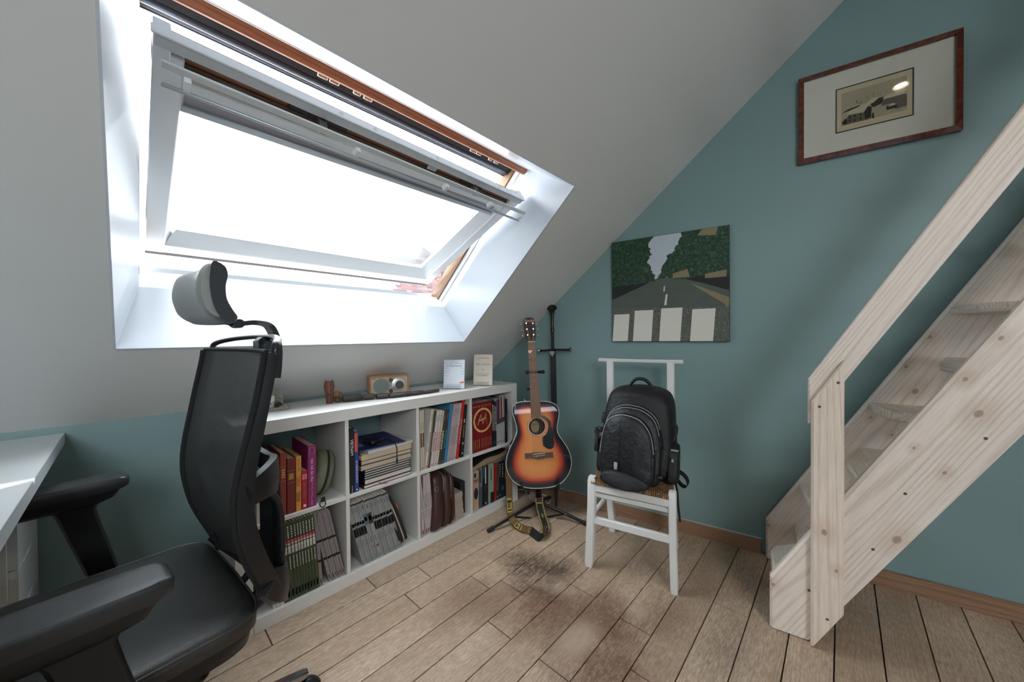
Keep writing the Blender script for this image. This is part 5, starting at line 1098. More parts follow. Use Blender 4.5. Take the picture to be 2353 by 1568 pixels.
crod((-.178, .01, .238), (-.188, .345, .225), .0105); crod((-.178, .01, .345), (-.188, .345, .335), .0105); crod((.186, .01, .345), (.140, .345, .335), .0105); crod((.186, .01, .238), (.142, .345, .225), .0105)
crod((-.18, .352, .300), (.14, .352, .285), .0105)
cbar((-.18, .358, .395), (.13, .372, .425), nm='back_rail')
b = MB(); secs = []
for i in range(9):
    tq = i/8; x = -.262+.450*tq; y = .386+.012*sin(pi*tq); secs.append([CH(x, y-.014, .955), CH(x, y+.014, .955), CH(x, y+.016, .962), CH(x, y+.012, .973-.003*sin(pi*tq)), CH(x, y-.012, .973-.003*sin(pi*tq)), CH(x, y-.016, .966)])
b.loft(secs).build('top_rail', cpm, chr_, smooth=30)
cbar((-.18, .366, .735), (.13, .378, .797), nm='back_slat')
# rush seat: four woven quarters
rush = M('rush', '8A6A4C', .85); tq = NT(rush); pq = tq.n['Principled BSDF']
ff = tq.noise(tq.pos(), 90, 4, .7); tq.set(pq.inputs['Base Color'], tq.ramp(ff, [(.3, srgb('3E2C20')), (.5, srgb('7A5A3E')), (.72, srgb('B48E66'))]))
crn = [V((-.176, -.012)), V((.180, -.012)), V((.142, .368)), V((-.186, .368))]; crn = [V((c.x, c.y, 0)) for c in crn]
mid = V((-.01, .19, 0)); rb_ = MB(); rg_ = random.Random(9)
sd_ = MB()
for s_ in range(4):
    a, c = crn[s_], crn[(s_+1) % 4]; N = 22
    for i in range(N):
        f0 = (i+.5)/N/2      # strands parallel to this side, from the rim to the middle
        k = f0*2; p0 = a+(mid-a)*k; p1 = c+(mid-c)*k; L = (p1-p0).length
        if L < .02: continue
        z = .418-.006*k+rg_.uniform(-.0012, .0012); e = rg_.uniform(-.001, .001)
        rb_.tube([CH(p0.x, p0.y+e, z-.003), CH(p0.x*.9+p1.x*.1, p0.y*.9+p1.y*.1+e, z+.002), CH((p0.x+p1.x)/2, (p0.y+p1.y)/2-e, z+rg_.uniform(-.001, .002)), CH(p0.x*.1+p1.x*.9, p0.y*.1+p1.y*.9, z+.002), CH(p1.x, p1.y, z-.003)], .0048, 6)
# strands run from the rim inwards too (the weave over the front rail)
for s_ in range(4):
    a, c = crn[s_], crn[(s_+1) % 4]; N = 38; inn = ((mid-(a+c)/2)).normalized()
    for i in range(1, N):
        q0 = a+(c-a)*(i/N); dmax = min(i/N, 1-i/N)*2*(mid-(a+c)/2).length*.98
        o_ = inn*-.006
        rb_.tube([CH(q0.x+o_.x, q0.y+o_.y, .404), CH(q0.x, q0.y, .4205), CH(q0.x+inn.x*dmax*.5, q0.y+inn.y*dmax*.5, .421+rg_.uniform(-.001, .001)), CH(q0.x+inn.x*dmax, q0.y+inn.y*dmax, .417)], .0046, 6)
rb_.hexa([CH(c.x*.97, c.y*.97+.005, .400) for c in crn]+[CH(c.x*.97, c.y*.97+.005, .416) for c in crn])
rb_.build('rush_seat', rush, chr_, kind='stuff')
# ================================================================ backpack on the chair
nyl = M('black_nylon', '0B0C10', .62, bump=(22, .5, .012)); nyl2 = M('black_nylon_sheen', '0E1016', .52, bump=(20, .6, .014)); refl = M('grey_piping', '9AA0A4', .4); blz = M('zip_black')
bpk = empty('backpack', CH(0, .12, .43), 'black nylon backpack with grey piped zips standing on the rush seated chair', 'backpack', rot=Matrix.Rotation(A_, 3, 'Z'))
lean_ = .20
def BP(x, d, z): return CH(.012+x, .035+d+z*lean_, .432+z)       # across, towards the back, up along the pack
prof = smooth2([(-.168, .03), (-.178, .12), (-.172, .22), (-.158, .335), (-.125, .400), (-.04, .418), (.05, .415), (.120, .396), (.152, .345), (.163, .22), (.168, .12), (.158, .03), (.09, .0), (0, -.004), (-.09, .004)], 60)
def layer(pr, ds, m, nm, cz_=.20, par=None, sm=60):
    return MB().loft([[BP(x*k+ox, d+cu*(1-(x/.17)**2), cz_+(z-cz_)*k) for x, z in pr] for d, k, cu, ox in ds]).build(nm, m, par or bpk, smooth=sm)
layer(prof, [(.17, .93, 0, 0), (.165, .985, 0, 0), (.12, 1.0, 0, 0), (.06, .99, -.012, 0), (.025, .93, -.03, 0), (.012, .84, -.035, 0)], nyl, 'main_compartment')
pr2 = smooth2([(-.128, .02), (-.140, .11), (-.135, .21), (-.110, .295), (-.06, .335), (.0, .342), (.06, .328), (.108, .285), (.132, .20), (.138, .11), (.125, .015), (.06, -.004), (-.06, -.002)], 54)
layer(pr2, [(.045, .99, -.03, -.008), (.0, 1, -.03, -.008), (-.022, .95, -.035, -.008), (-.034, .86, -.035, -.008)], nyl2, 'middle_pocket', .16)
pr3 = smooth2([(-.122, .03), (-.134, .10), (-.128, .20), (-.104, .275), (-.055, .308), (.0, .311), (.055, .292), (.096, .24), (.112, .17), (.118, .09), (.108, .02), (.05, .0), (-.05, .0)], 54)
layer(pr3, [(-.02, 1, -.03, -.012), (-.045, .985, -.035, -.012), (-.060, .93, -.036, -.012), (-.070, .80, -.036, -.012)], nyl2, 'front_pocket', .14)
pr4 = smooth2([(-.112, .012), (-.105, .05), (-.04, .068), (.04, .060), (.098, .035), (.088, .008), (0, -.006)], 40)
layer(pr4, [(-.05, 1, -.03, -.012), (-.078, .96, -.034, -.012), (-.086, .84, -.034, -.012)], nyl, 'lower_panel', .03)
dz=0
def onpack(pr, i0, i1, d, cu, ox, k, r, m, nm, n=54):
    pts = [pr[i % len(pr)] for i in range(i0, i1)]; cz_ = .16
    return MB().tube([BP(x*k+ox, d+cu*(1-(x/.17)**2), cz_+(z-cz_)*k) for x, z in pts], r, 6).build(nm, m, bpk)
L2 = len(pr2); L3 = len(pr3)
onpack(pr2, int(L2*.17), int(L2*.62), -.020, -.034, -.008, .955, .0021, refl, 'piping'); onpack(pr2, int(L2*.19), int(L2*.60), -.004, -.030, -.008, 1.0, .0017, refl, 'piping')
cz_=.14
MB().tube([BP(x*.965-.012, -.052-.035*(1-(x/.17)**2), .14+(z-.14)*.965) for x, z in [pr3[i] for i in range(int(L3*.10), int(L3*.66))]], .0023, 6).build('piping', refl, bpk)
MB().tube([BP(-.046, -.066-.034, .04+.23*tq) for tq in [i/10 for i in range(11)]], .0011, 5).build('seam', nyl, bpk)
MB().box((-.062, -.112, .075), (-.046, -.106, .106), BP, .002).build('badge', M('grey_badge', '8A8F95', .4), bpk)
hd_ = MB().tube(bez([BP(-.055, .075, .405), BP(-.042, .070, .43), BP(-.02, .066, .452), BP(.005, .064, .456), BP(.03, .066, .448), BP(.052, .07, .425), BP(.066, .075, .400)], 36), [.0075+.003*sin(pi*i/36) for i in range(37)], 10, flat=.8).build('handle', nyl, bpk)
for x in (-.056, .067): MB().box((x-.006, .062, .392), (x+.006, .066, .400), BP, .001).build('handle_tab', refl, bpk)
for (x, z, d) in ((-.130, .20, -.03), (.088, .165, -.075), (.098, .135, -.072), (.112, .155, -.04)):
    MB().box((x-.0025, d-.008, z-.035), (x+.0025, d-.003, z), BP, .001).build('zip_pull', M('dark_metal', '4A4C50', .4, .6), bpk)
# side pockets, straps
sp_l = smooth2([(.02, .01), (.11, .01), (.125, .08), (.11, .16), (.03, .165), (.01, .08)], 30)
MB().loft([[BP(-.150, d, z) for d, z in sp_l], [BP(-.172, d, z) for d, z in sp_l], [BP(-.182, .065+(d-.065)*.85, .085+(z-.085)*.9) for d, z in sp_l]]).build('side_pocket', nyl, bpk, smooth=50)
MB().loft([[BP(.150, d, z) for d, z in sp_l], [BP(.176, d, z) for d, z in sp_l], [BP(.186, .065+(d-.065)*.85, .085+(z-.085)*.9) for d, z in sp_l]]).build('side_pocket', nyl, bpk, smooth=50)
MB().box((.158, .0, .155), (.190, .012, .160), BP, .001).build('pocket_trim', refl, bpk); MB().box((.162, -.003, .108), (.172, .001, .122), BP, .003).build('pull_tab', refl, bpk)
MB().box((-.172, .02, .235), (-.150, .045, .285), BP, .004).build('strap_loop', nyl2, bpk)
MB().box((-.198, .01, .10), (-.176, .02, .20), BP, .003).build('side_strap', nyl2, bpk); MB().box((-.192, .015, .19), (-.160, .035, .215), BP, .004).build('side_strap', nyl2, bpk)
MB().box((-.200, .008, .185), (-.186, .022, .215), BP, .003).build('buckle', blz, bpk)
MB().tube(bez([BP(.160, .05, .27), BP(.178, .045, .25), BP(.176, .04, .215), BP(.166, .035, .19)], 16), .006, 8, flat=.4).build('side_strap', nyl2, bpk)
MB().box((.108, -.045, .045), (.135, -.038, .058), BP, .002).build('strap_end', nyl2, bpk); MB().box((.122, -.036, .055), (.146, -.03, .17), BP, .003).build('side_strap', nyl, bpk)
def strap_(pts, w0, nm, wdir):
    C_ = bez(pts, 36); secs = []
    for i, c in enumerate(C_):
        tt = (C_[min(i+1, len(C_)-1)]-C_[max(i-1, 0)]).normalized(); w_ = V(wdir).normalized(); nn_ = tt.cross(w_).normalized()*.0012; secs.append([c-w_*w0/2-nn_, c+w_*w0/2-nn_, c+w_*w0/2+nn_, c-w_*w0/2+nn_])
    MB().loft(secs).build(nm, nyl, bpk, smooth=60)
def cw_(u, v, y): return onp(u, v, CH(0, y, 0), cy_)
strap_([cw_(1548, 1080, .20), cw_(1562, 1085, .18), cw_(1576, 1097, .16), cw_(1581, 1111, .15), cw_(1576, 1119, .15), cw_(1566, 1115, .16), cw_(1557, 1105, .18), cw_(1547, 1100, .20)], .022, 'shoulder_strap', cy_*.8+V((0, 0, .35))+cx_*.3)
strap_([cw_(1551, 1105, .20), cw_(1556, 1130, .205), cw_(1558, 1160, .21), cw_(1561, 1185, .21), cw_(1562.5, 1200, .21)], .010, 'loose_strap', cx_)
MB().box((-.075, -.065, -.006), (-.045, -.04, .001), BP, .002).build('strap_end', nyl, bpk)
# ================================================================ pictures on the green wall
pf = empty('framed_etching', BK(2.17, 1.90, 0), 'framed etching of snowy roofs in a reddish burl frame with wide cream mount', 'picture')
burl = M('burl_wood', '5A2416', .22, coat=.7); tb_ = NT(burl); pb_ = tb_.n['Principled BSDF']; fb = tb_.noise(tb_.pos(), 26, 6, .7, 1.2)
tb_.set(pb_.inputs['Base Color'], tb_.ramp(fb, [(.3, srgb('2E0E08')), (.5, srgb('5E2415')), (.75, srgb('8A3E22'))]))
T0, T1, ZA, ZB, fw = 1.9105, 2.4275, 1.902, 2.301, .0205
def PB(t, z, d): return BK(t, z, d)
for nm, p in (('l', [(T0, ZA), (T0, ZB), (T0+fw, ZB-fw), (T0+fw, ZA+fw)]), ('r', [(T1, ZA), (T1, ZB), (T1-fw, ZB-fw), (T1-fw, ZA+fw)]), ('b', [(T0, ZA), (T1, ZA), (T1-fw, ZA+fw), (T0+fw, ZA+fw)]), ('t', [(T0, ZB), (T1, ZB), (T1-fw, ZB-fw), (T0+fw, ZB-fw)])):
    a, b2, c, d = p
    MB().loft([[PB(*a, .002), PB(*a, .020), PB(*d, .026), PB(*d, .002)], [PB(*b2, .002), PB(*b2, .020), PB(*c, .026), PB(*c, .002)]]).build('frame_rail', burl, pf, smooth=0)
MB().box((T0+fw-.002, ZA+fw-.002, .010), (T1-fw+.002, ZB-fw+.002, .013), lambda x, y, z: PB(x, y, z)).build('mount', M('cream_mount', 'F0EADB', .8), pf, smooth=0)
q4 = [bkc(onb(u, v, .0135)) for u, v in ((1923, 206), (2097, 160), (2096, 265), (1923, 303))]
u0_, u1_ = (q4[0][0]+q4[3][0])/2, (q4[1][0]+q4[2][0])/2; v0_, v1_ = (q4[3][1]+q4[2][1])/2, (q4[0][1]+q4[1][1])/2
bw = .0045; bm_ = MB()
for a in (((u0_-bw, v0_-bw, .013), (u1_+bw, v0_, .0148)), ((u0_-bw, v1_, .013), (u1_+bw, v1_+bw, .0148)), ((u0_-bw, v0_, .013), (u0_, v1_, .0148)), ((u1_, v0_, .013), (u1_+bw, v1_, .0148))): bm_.box(a[0], a[1], lambda x, y, z: PB(x, y, z))
bm_.build('inner_border', M('dark_border', '2A1710', .5), pf, smooth=0)
MB().quad(PB(u0_, v0_, .0136), PB(u1_, v0_, .0136), PB(u1_, v1_, .0136), PB(u0_, v1_, .0136)).build('paper_sheet', M('aged_paper', 'DCCCA8', .85), pf, smooth=0)
ew, eh = u1_-u0_, v1_-v0_
def E(x, y, d=.0138): return PB(u0_+ew*(.065+.87*x), v0_+eh*(.13+.76*y), d)
inkm = M('etching_ink', '2C2924', .8); ink2 = M('etching_mid', '6E6656', .8); tone = M('etching_tone', 'C4B696', .85, mottle=.35)
MB().quad(E(0, 0, .0137), E(1, 0, .0137), E(1, 1, .0137), E(0, 1, .0137)).build('print_field', tone, pf, smooth=0)
sk = MB(); sk.cm = 0
shp = [(1, [(0, .0), (.12, .28), (.36, .24), (.47, .34), (.47, .02), (.42, -.0)]), (2, [(.08, .30), (.36, .27), (.48, .50), (.20, .50)]), (1, [(.63, .30), (.63, .48), (.97, .48), (1, .45), (1, .12), (.83, .10), (.82, .30)]), (1, [(.36, .25), (.42, .40), (.48, .36), (.47, .05), (.38, .03)]),
       (2, [(.63, .48), (.72, .60), (1, .62), (.98, .49)]), (1, [(.46, .42), (.55, .56), (.66, .56), (.63, .38), (.5, .32)]), (2, [(.4, .5), (.5, .62), (.6, .58), (.5, .46)]), (1, [(.0, .38), (.1, .46), (.30, .50), (.29, .46), (.12, .40)]), (1, [(.48, .0), (.485, .16), (.51, .17), (.52, 0)]), (1, [(.70, .14), (.70, .26), (.86, .24), (.85, .14)]), (2, [(.72, .22), (.78, .30), (.86, .24)]), (1, [(0, .08), (.06, .2), (.1, .12), (.08, .0)])]
ms = [inkm, M('etching_snow', 'DCD0B2', .85), ink2]
for k, (mi, pl) in enumerate(shp): sk.mat({1: 2 if k in (0, 2) else 0, 2: 1}[mi]); sk.quad(*[E(x, y, .01382+.00004*k) for x, y in pl])
rg2 = random.Random(3); sk.mat(0)
for (x, y) in ((.12, .17), (.20, .17), (.29, .17), (.12, .07), (.20, .04), (.29, .05), (.38, .12)): sk.quad(E(x, y, .0145), E(x+.035, y, .0145), E(x+.035, y+.06, .0145), E(x, y+.06, .0145))
for i in range(46):
    x, y = rg2.uniform(.02, .95), rg2.uniform(.52, .72); h = rg2.uniform(.004, .02)+(.05 if i % 9 == 0 else 0); sk.quad(E(x, y, .0139), E(x+rg2.uniform(.004, .03), y, .0139), E(x+.006, y+h, .0139))
sk.quad(E(.50, .62, .0139), E(.506, .62, .0139), E(.506, .76, .0139), E(.50, .76, .0139))
sk.build('etching_print', ms, pf, kind='stuff', smooth=0, flip=False)
pg = bpy.data.materials.new('picture_glass'); pg.use_nodes = True; t = NT(pg); a1, a2 = t.new('BsdfTransparent'), t.new('BsdfGlossy'); a2.inputs['Roughness'].default_value = .03
mx = t.new('MixShader'); fz = t.new('Fresnel'); fz.inputs[0].default_value = 1.45; t.set(mx.inputs[0], fz.outputs[0]); t.l.new(a1.outputs[0], mx.inputs[1]); t.l.new(a2.outputs[0], mx.inputs[2]); t.l.new(mx.outputs[0], t.n['Material Output'].inputs[0])
MB().box((T0+fw-.001, ZA+fw-.001, .0165), (T1-fw+.001, ZB-fw+.001, .018), lambda x, y, z: PB(x, y, z)).build('picture_glass', pg, pf, smooth=0)
# street canvas (a plain stand-in: trees, sky and pale bands)
A0, A1, B0, B1 = 1.0035, 1.628, 1.067, 1.670
cvp = MB().box((A0, B0, .001), (A1, B1, .0215), lambda x, y, z: PB(x, y, z), .0015).build('canvas_print', M('canvas_edge', '2A302E', .7), None, 'square canvas print with green trees, grey road and pale bands on the green wall', 'picture')
def K(x, y, k=0): return PB(A0+(A1-A0)*(.003+.994*x), B0+(B1-B0)*(.003+.994*y), .0218+.00006*k)
def clipb(p): return [(min(1, max(0, x)), min(1, max(0, y))) for x, y in p]
cb2 = MB(); asph = M('print_asphalt', '4C524E', .6, mottle=.5); tn_ = NT(asph); fN = tn_.noise(tn_.pos(), 330, 2, .8); tn_.set(tn_.n['Principled BSDF'].inputs['Base Color'], tn_.ramp(fN, [(.35, srgb('2E3432')), (.5, srgb('4A504C')), (.62, srgb('8A8C7E'))]))
leafm = M('print_leaves', '2C4A36', .6); tl_ = NT(leafm); fN = tl_.noise(tl_.pos(), 75, 6, .8); tl_.set(tl_.n['Principled BSDF'].inputs['Base Color'], tl_.ramp(fN, [(.36, srgb('0C1412')), (.5, srgb('1E3A2A')), (.6, srgb('35603F')), (.72, srgb('6E9468'))]))
mk = [M('print_sky', 'B9C4CE', .6), leafm, asph, M('print_band', 'DAD9CF', .6), M('print_road', '57615A', .6, mottle=.6), M('print_dark', '15191A', .6), M('print_ochre', '8E8262', .6, mottle=.5)]
def shape(mi, pts, k): cb2.mat(mi); cb2.quad(*[K(x, y, k) for x, y in pts])
shape(0, [(0, .5), (1, .5), (1, 1), (0, 1)], 0); shape(4, [(0, 0), (1, 0), (1, .56), (.5, .60), (.44, .60), (0, .52)], 1)
def ragged(pts, mi, k, amp=.012, sd=1):
    r = random.Random(sd); out = []
    for i in range(len(pts)):
        a, c = pts[i], pts[(i+1) % len(pts)]; n = max(1, int(math.hypot(c[0]-a[0], c[1]-a[1])/.018))
        for j in range(n): f_ = j/n; e_ = 0 if (a[0] in (0, 1) and c[0] == a[0]) or (a[1] in (0, 1) and c[1] == a[1]) else amp; out.append((a[0]+(c[0]-a[0])*f_+r.uniform(-e_, e_), a[1]+(c[1]-a[1])*f_+r.uniform(-e_, e_)))
    cen = (sum(x for x, _ in out)/len(out), sum(y for _, y in out)/len(out)); out = clipb(out); cb2.mat(mi)
    n0 = len(cb2.v); cb2.add([K(*cen, k)]+[K(x, y, k) for x, y in out], [(0, i+1, (i+1) % len(out)+1) for i in range(len(out))])
ragged([(0, .50), (0, 1), (.40, 1), (.36, .93), (.37, .84), (.34, .74), (.40, .64), (.40, .58), (.2, .53)], 1, 2, .014, 2)
ragged([(1, .52), (1, 1), (.64, 1), (.61, .93), (.58, .86), (.52, .80), (.47, .70), (.45, .62), (.6, .58), (.8, .55)], 1, 3, .014, 3)
ragged([(.42, .585), (.44, .63), (.47, .625), (.5, .60)], 1, 4, .006, 5)
shape(5, [(0, .42), (0, .55), (.22, .56), (.36, .57), (.3, .54)], 5); shape(5, [(1, .44), (1, .57), (.78, .585), (.66, .57), (.8, .52)], 5)
shape(6, [(.56, .585), (.56, .63), (.68, .66), (.70, .585)], 6); shape(6, [(.82, .56), (.82, .60), (.98, .62), (.98, .56)], 6); shape(6, [(.76, .95), (.80, 1), (.92, 1), (.90, .93)], 6)
shape(6, [(.70, .53), (1, .38), (1, .26), (.96, .33)], 6)
shape(2, [(0, 0), (1, 0), (1, .30), (0, .33)], 7)
for x0, x1, y0, y1 in ((0, .15, .0, .27), (.20, .37, 0, .30), (.44, .62, 0, .31), (.70, .88, 0, .29)): shape(3, clipb([(x0, y0), (x1, y0), (x1+.02, y1), (x0+.02, y1)]), 9)
shape(3, [(.485, .34), (.50, .44), (.515, .44), (.505, .34)], 9); shape(3, [(.478, .47), (.484, .52), (.492, .52), (.490, .47)], 9)
cb2.build('canvas_image', mk, cvp, kind='stuff', smooth=0, flip=False)
# ================================================================ space-saving stair
D1 = .535; gd_ = (tb*1.0+V((0, 0, 1.68))).normalized()
ga_ = (tb*1.68-V((0, 0, 1.0))).normalized()
D1K = [(onb(u, v, D1), r) for u, v, r in ((2061, 1241, .022), (2218, 872, .012), (2100, 1030, .008))]+[(onb(u, v, .048), r) for u, v, r in ((2103, 900, .02), (2137, 775, .012), (2240, 820, .01), (1766, 1208, .012), (2050, 1000, .01))]
PK = [(onb(u, v, D1+.027), r) for u, v, r in ((1894, 1224, .017), (1922, 1313, .010), (1895, 862, .007))]
pine = wood('washed_pine', 'EADFD6', 'BDA999', gd_, ga_, .5, 38, .055, 5, knots=D1K, bump=.15, band=.5)
pine_v = wood('washed_pine_post', 'E8DACD', 'BDA592', (0, 0, 1), tb, .5, 38, .055, 5, knots=PK, bump=.15, band=.5)
pine_h = wood('washed_pine_tread', 'E4DBD0', 'A69686', nb, tb, .55, 60, .06, 4, bump=.3)
stc = empty('stair', BK(2.1, 0, .28), 'whitewashed pine space saving staircase rising to the right along the green wall', 'staircase')
def strg(d0, d1, nm):
    pts = [(1.783, .004), (1.783, .195), (1.783+(3.2-.195)/1.68, 3.2), (1.9+3.2/1.694, 3.2), (1.9, .004)]
    e = .008
    def ins(k): 
        return [(1.783+k, .004), (1.783+k, .195-k*.6), (1.783+(3.2-.195)/1.68+k*.8, 3.2-k*.5), (1.9+3.2/1.694-k*.8, 3.2-k*.5), (1.9-k*.4, .004)]
    return MB().loft([[BK(t, z, d0) for t, z in ins(e)], [BK(t, z, d0+e) for t, z in ins(0)], [BK(t, z, d1-e) for t, z in ins(0)], [BK(t, z, d1) for t, z in ins(e)]]).build(nm, pine, stc, smooth=0)
strg(.018, .048, 'stringer'); strg(D1-.032, D1, 'stringer')
for k in range(1, 15):
    z = .2*k+.005; nose = 1.783+(z-.195)/1.68; back = 1.900+z/1.694-.012; farw = (k % 2 == 0); rec = .105
    full, cut = nose+.002, nose+rec
    d0, d1 = .048, D1-.032; dm = (d0+d1)/2
    a0, a1 = (full, cut) if farw else (cut, full)      # front edge at the wall side, at the open side
    fe = [(d0, a0), (dm-.075, a0+(.004 if farw else -.004)), (dm-.035, a0+(a1-a0)*.12), (dm, (a0+a1)/2), (dm+.035, a0+(a1-a0)*.88), (dm+.075, a1), (d1, a1)]
    def ring(z_, k_): return [BK(a+k_, z_, d) for d, a in fe]+[BK(back, z_, d1), BK(back, z_, d0)]
    MB().loft([ring(z-.034, .008), ring(z-.030, .003), ring(z-.017, 0), ring(z-.004, .003), ring(z, .008)]).build('tread', pine_h, stc, smooth=30)
pw0, pw1 = 1.9025, 1.9890
def post_ring(k): return [(pw0+k, .002+k*1.2), (pw0+k, .866-k*.5), (pw1-k, 1.0105-k*2.2), (pw1-k, .150+k*.6), (pw1-.004-k*.5, .140+k*.3)]
MB().loft([[BK(t, z, D1+.0005) for t, z in post_ring(0)], [BK(t, z, D1+.021) for t, z in post_ring(0)], [BK(t, z, D1+.027) for t, z in post_ring(.006)]]).build('newel_post', pine_v, stc, smooth=0)
rpts = [(1.896, .783), (1.896, .942), (1.896+(3.1-.942)/1.685, 3.1), (1.9905+(3.1-.942)/1.648, 3.1)]
def rr3(k): return [(1.896+k, .783+k*.8), (1.896+k, .942-k*.4), (1.896+(3.1-.942)/1.685+k*.9, 3.1-k*.4), (1.9905+(3.1-.942)/1.648-k*.9, 3.1-k*.4)]
MB().loft([[BK(t, z, D1-.029) for t, z in rr3(.004)], [BK(t, z, D1-.025) for t, z in rr3(0)], [BK(t, z, D1-.004) for t, z in rr3(0)], [BK(t, z, D1) for t, z in rr3(.004)]]).build('handrail', pine, stc, smooth=0)
scr = M('screw_head', '6E675C', .35, .8); scw = M('screw_white', 'D8D8D4', .5)
for (u, v, d, m_) in ((1926, 880, .0275, scr), (1883, 935, .0275, scr), (1859, 1357, .0005, scr), (1901, 1337, .0275, scw), (1901, 1424, .0275, M('rust_hole', '7A4022', .7)), (2080, 1135, .0005, scr), (2006, 1263, .0005, scr), (2265, 1008, .0005, scr)):
    c = onb(u, v, D1+d); MB().lathe([(.0042, 0), (.0046, .0006), (.0038, .0014)], c, nb, 14).build('screw', m_, stc)
# ================================================================ desk and drawer unit
dkm = M('desk_white', 'D3D8DB', .32, bump=(60, .02)); lm = M('laminate_white', 'DADDDD', .25)
dsk = empty('desk', (.9, -2.35, 0), 'white desk top running along the left with a sunlit strip', 'desk')
MB().box((.004, -2.72, .742), (1.75, -1.9845, .779), None, .0012).build('desk_top', dkm, dsk)
for x_ in (1.70,): MB().box((x_, -2.70, 0), (x_+.03, -2.02, .742), None, .001).build('side_panel', dkm, dsk)
MB().box((.36, -2.705, .40), (1.70, -2.69, .742), None, .001).build('back_panel', dkm, dsk)
du = empty('drawer_unit', (.18, -2.34, 0), 'white drawer unit with cut out handles under the desk top', 'drawers')
MB().box((.018, -2.62, .06), (.338, -2.062, .70), None, .001).build('cabinet', lm, du); MB().box((.03, -2.6, 0), (.32, -2.09, .06), None, .001).build('plinth', M('plinth_grey', '8A8C8C', .6), du)
zs = [.698, ony(83.6, 1222, -2.045).z, ony(83.6, 1322, -2.045).z, .30, .17, .064]
for a, c in zip(zs[:-1], zs[1:]):
    c2 = c+.003; w0, w1 = .019, .337
    # front with a scooped grip at its upper right
    p = [(w0, c2), (w1, c2), (w1, a), (w1-.06, a), (w1-.085, a-.012), (w1-.15, a-.014), (w1-.20, a-.005), (w1-.215, a), (w0, a)]
    d_ = MB().prism([V((x, -2.0615, z)) for x, z in p], V((0, .0165, 0))).build('drawer_front', lm, du, smooth=0)
# ================================================================ office chair
OA = radians(5.5); OX, OY = V((cos(OA), sin(OA), 0)), V((-sin(OA), cos(OA), 0)); OO = V((.785, -1.80, 0))
def O_(x, y, z): return OO+OX*x+OY*y+V((0, 0, z))
oc = empty('office_chair', OO, 'black office chair with mesh back, headrest and armrests facing the white desk', 'chair', rot=Matrix.Rotation(OA, 3, 'Z'))
blp = M('chair_plastic', '0F1115', .42, bump=(700, .12, .0005)); blp2 = M('chair_plastic_satin', '16191E', .32); 
lth2 = M('black_leather', '1C1B1B', .40, spec=.9, bump=(330, .55, .0012)); gry_l = M('headrest_leather', '8C8F8E', .42, bump=(330, .5, .001)); chm = M('polished_aluminium', 'A9A9AC', .16, 1)
armm = M('armrest_pad', '282B2E', .36, bump=(900, .1, .0004))
# mesh material: fine weave that lets some light through
mm_ = bpy.data.materials.new('chair_mesh'); mm_.use_nodes = True; t = NT(mm_); pr_ = t.n['Principled BSDF']; pr_.inputs['Base Color'].default_value = (*srgb('3A3D41'), 1); pr_.inputs['Roughness'].default_value = .55
Pz = t.pos(); zc = t.vm('DOT_PRODUCT', Pz, (.12, .05, 1.)); xc = t.vm('DOT_PRODUCT', Pz, tuple(OX))
s1_ = t.math('SINE', t.math('MULTIPLY', zc, 2*pi/.0036)); s2_ = t.math('SINE', t.math('MULTIPLY', xc, 2*pi/.0052)); wv_ = t.math('MULTIPLY', t.math('ADD', t.math('MULTIPLY', s1_, .65), t.math('MULTIPLY', s2_, .35)), 1.)
t.set(pr_.inputs['Base Color'], t.ramp(t.math('ADD', t.math('MULTIPLY', wv_, .5), .5), [(.1, srgb('08090A')), (.9, srgb('4A4E50'))])); t.set(pr_.inputs['Normal'], t.bump(wv_, .5, .001))
trn = t.new('BsdfTransparent'); mxs = t.new('MixShader'); t.set(mxs.inputs[0], t.ramp(wv_, [(.0, .12), (.08, 0.)])); t.l.new(pr_.outputs[0], mxs.inputs[1]); t.l.new(trn.outputs[0], mxs.inputs[2]); t.l.new(mxs.outputs[0], t.n['Material Output'].inputs[0])
prof_b = [(.445, .170), (.48, .160), (.54, .135), (.60, .113), (.67, .100), (.73, .097), (.80, .106), (.885, .124), (.98, .143), (1.069, .160)]
def tw(x, z): return .050*x*max(0, (z-.65)/.42)
zsb = [.445+(1.069-.445)*i/26 for i in range(27)]
def yb_f(z):
    for (z0, y0), (z1, y1) in zip(prof_b[:-1], prof_b[1:]):
        if z0 <= z <= z1+1e-6: f = (z-z0)/(z1-z0); return y0+(y1-y0)*f
    return prof_b[-1][1]
yb_s = [sum(yb_f(min(1.069, max(.445, z+d*.012))) for d in range(-3, 4))/7 for z in zsb]
def hw(z): return .232-.05*max(0, (.60-z)/.155)**1.6-.012*max(0, (z-.95)/.12)
N = 14; secs = []
for z, y in zip(zsb, yb_s): secs.append([O_(hw(z)*(-1+2*i/N)*.985, y+.032*(1-(-1+2*i/N)**2)+tw(hw(z)*(-1+2*i/N), z), z) for i in range(N+1)])
MB().loft(secs, closed=False, caps=False).build('mesh_back', mm_, oc, smooth=180, flip=False)
def rail(sg, off, r, flat, m, nm, z0=0, z1=27, yo=0):
    p = [O_(sg*(hw(z)+off), y+yo+tw(sg*hw(z), z), z) for z, y in list(zip(zsb, yb_s))[z0:z1]]
    return MB().tube(p, r, 12, flat=flat, upv=(0, 1, 0)).build(nm, m, oc)
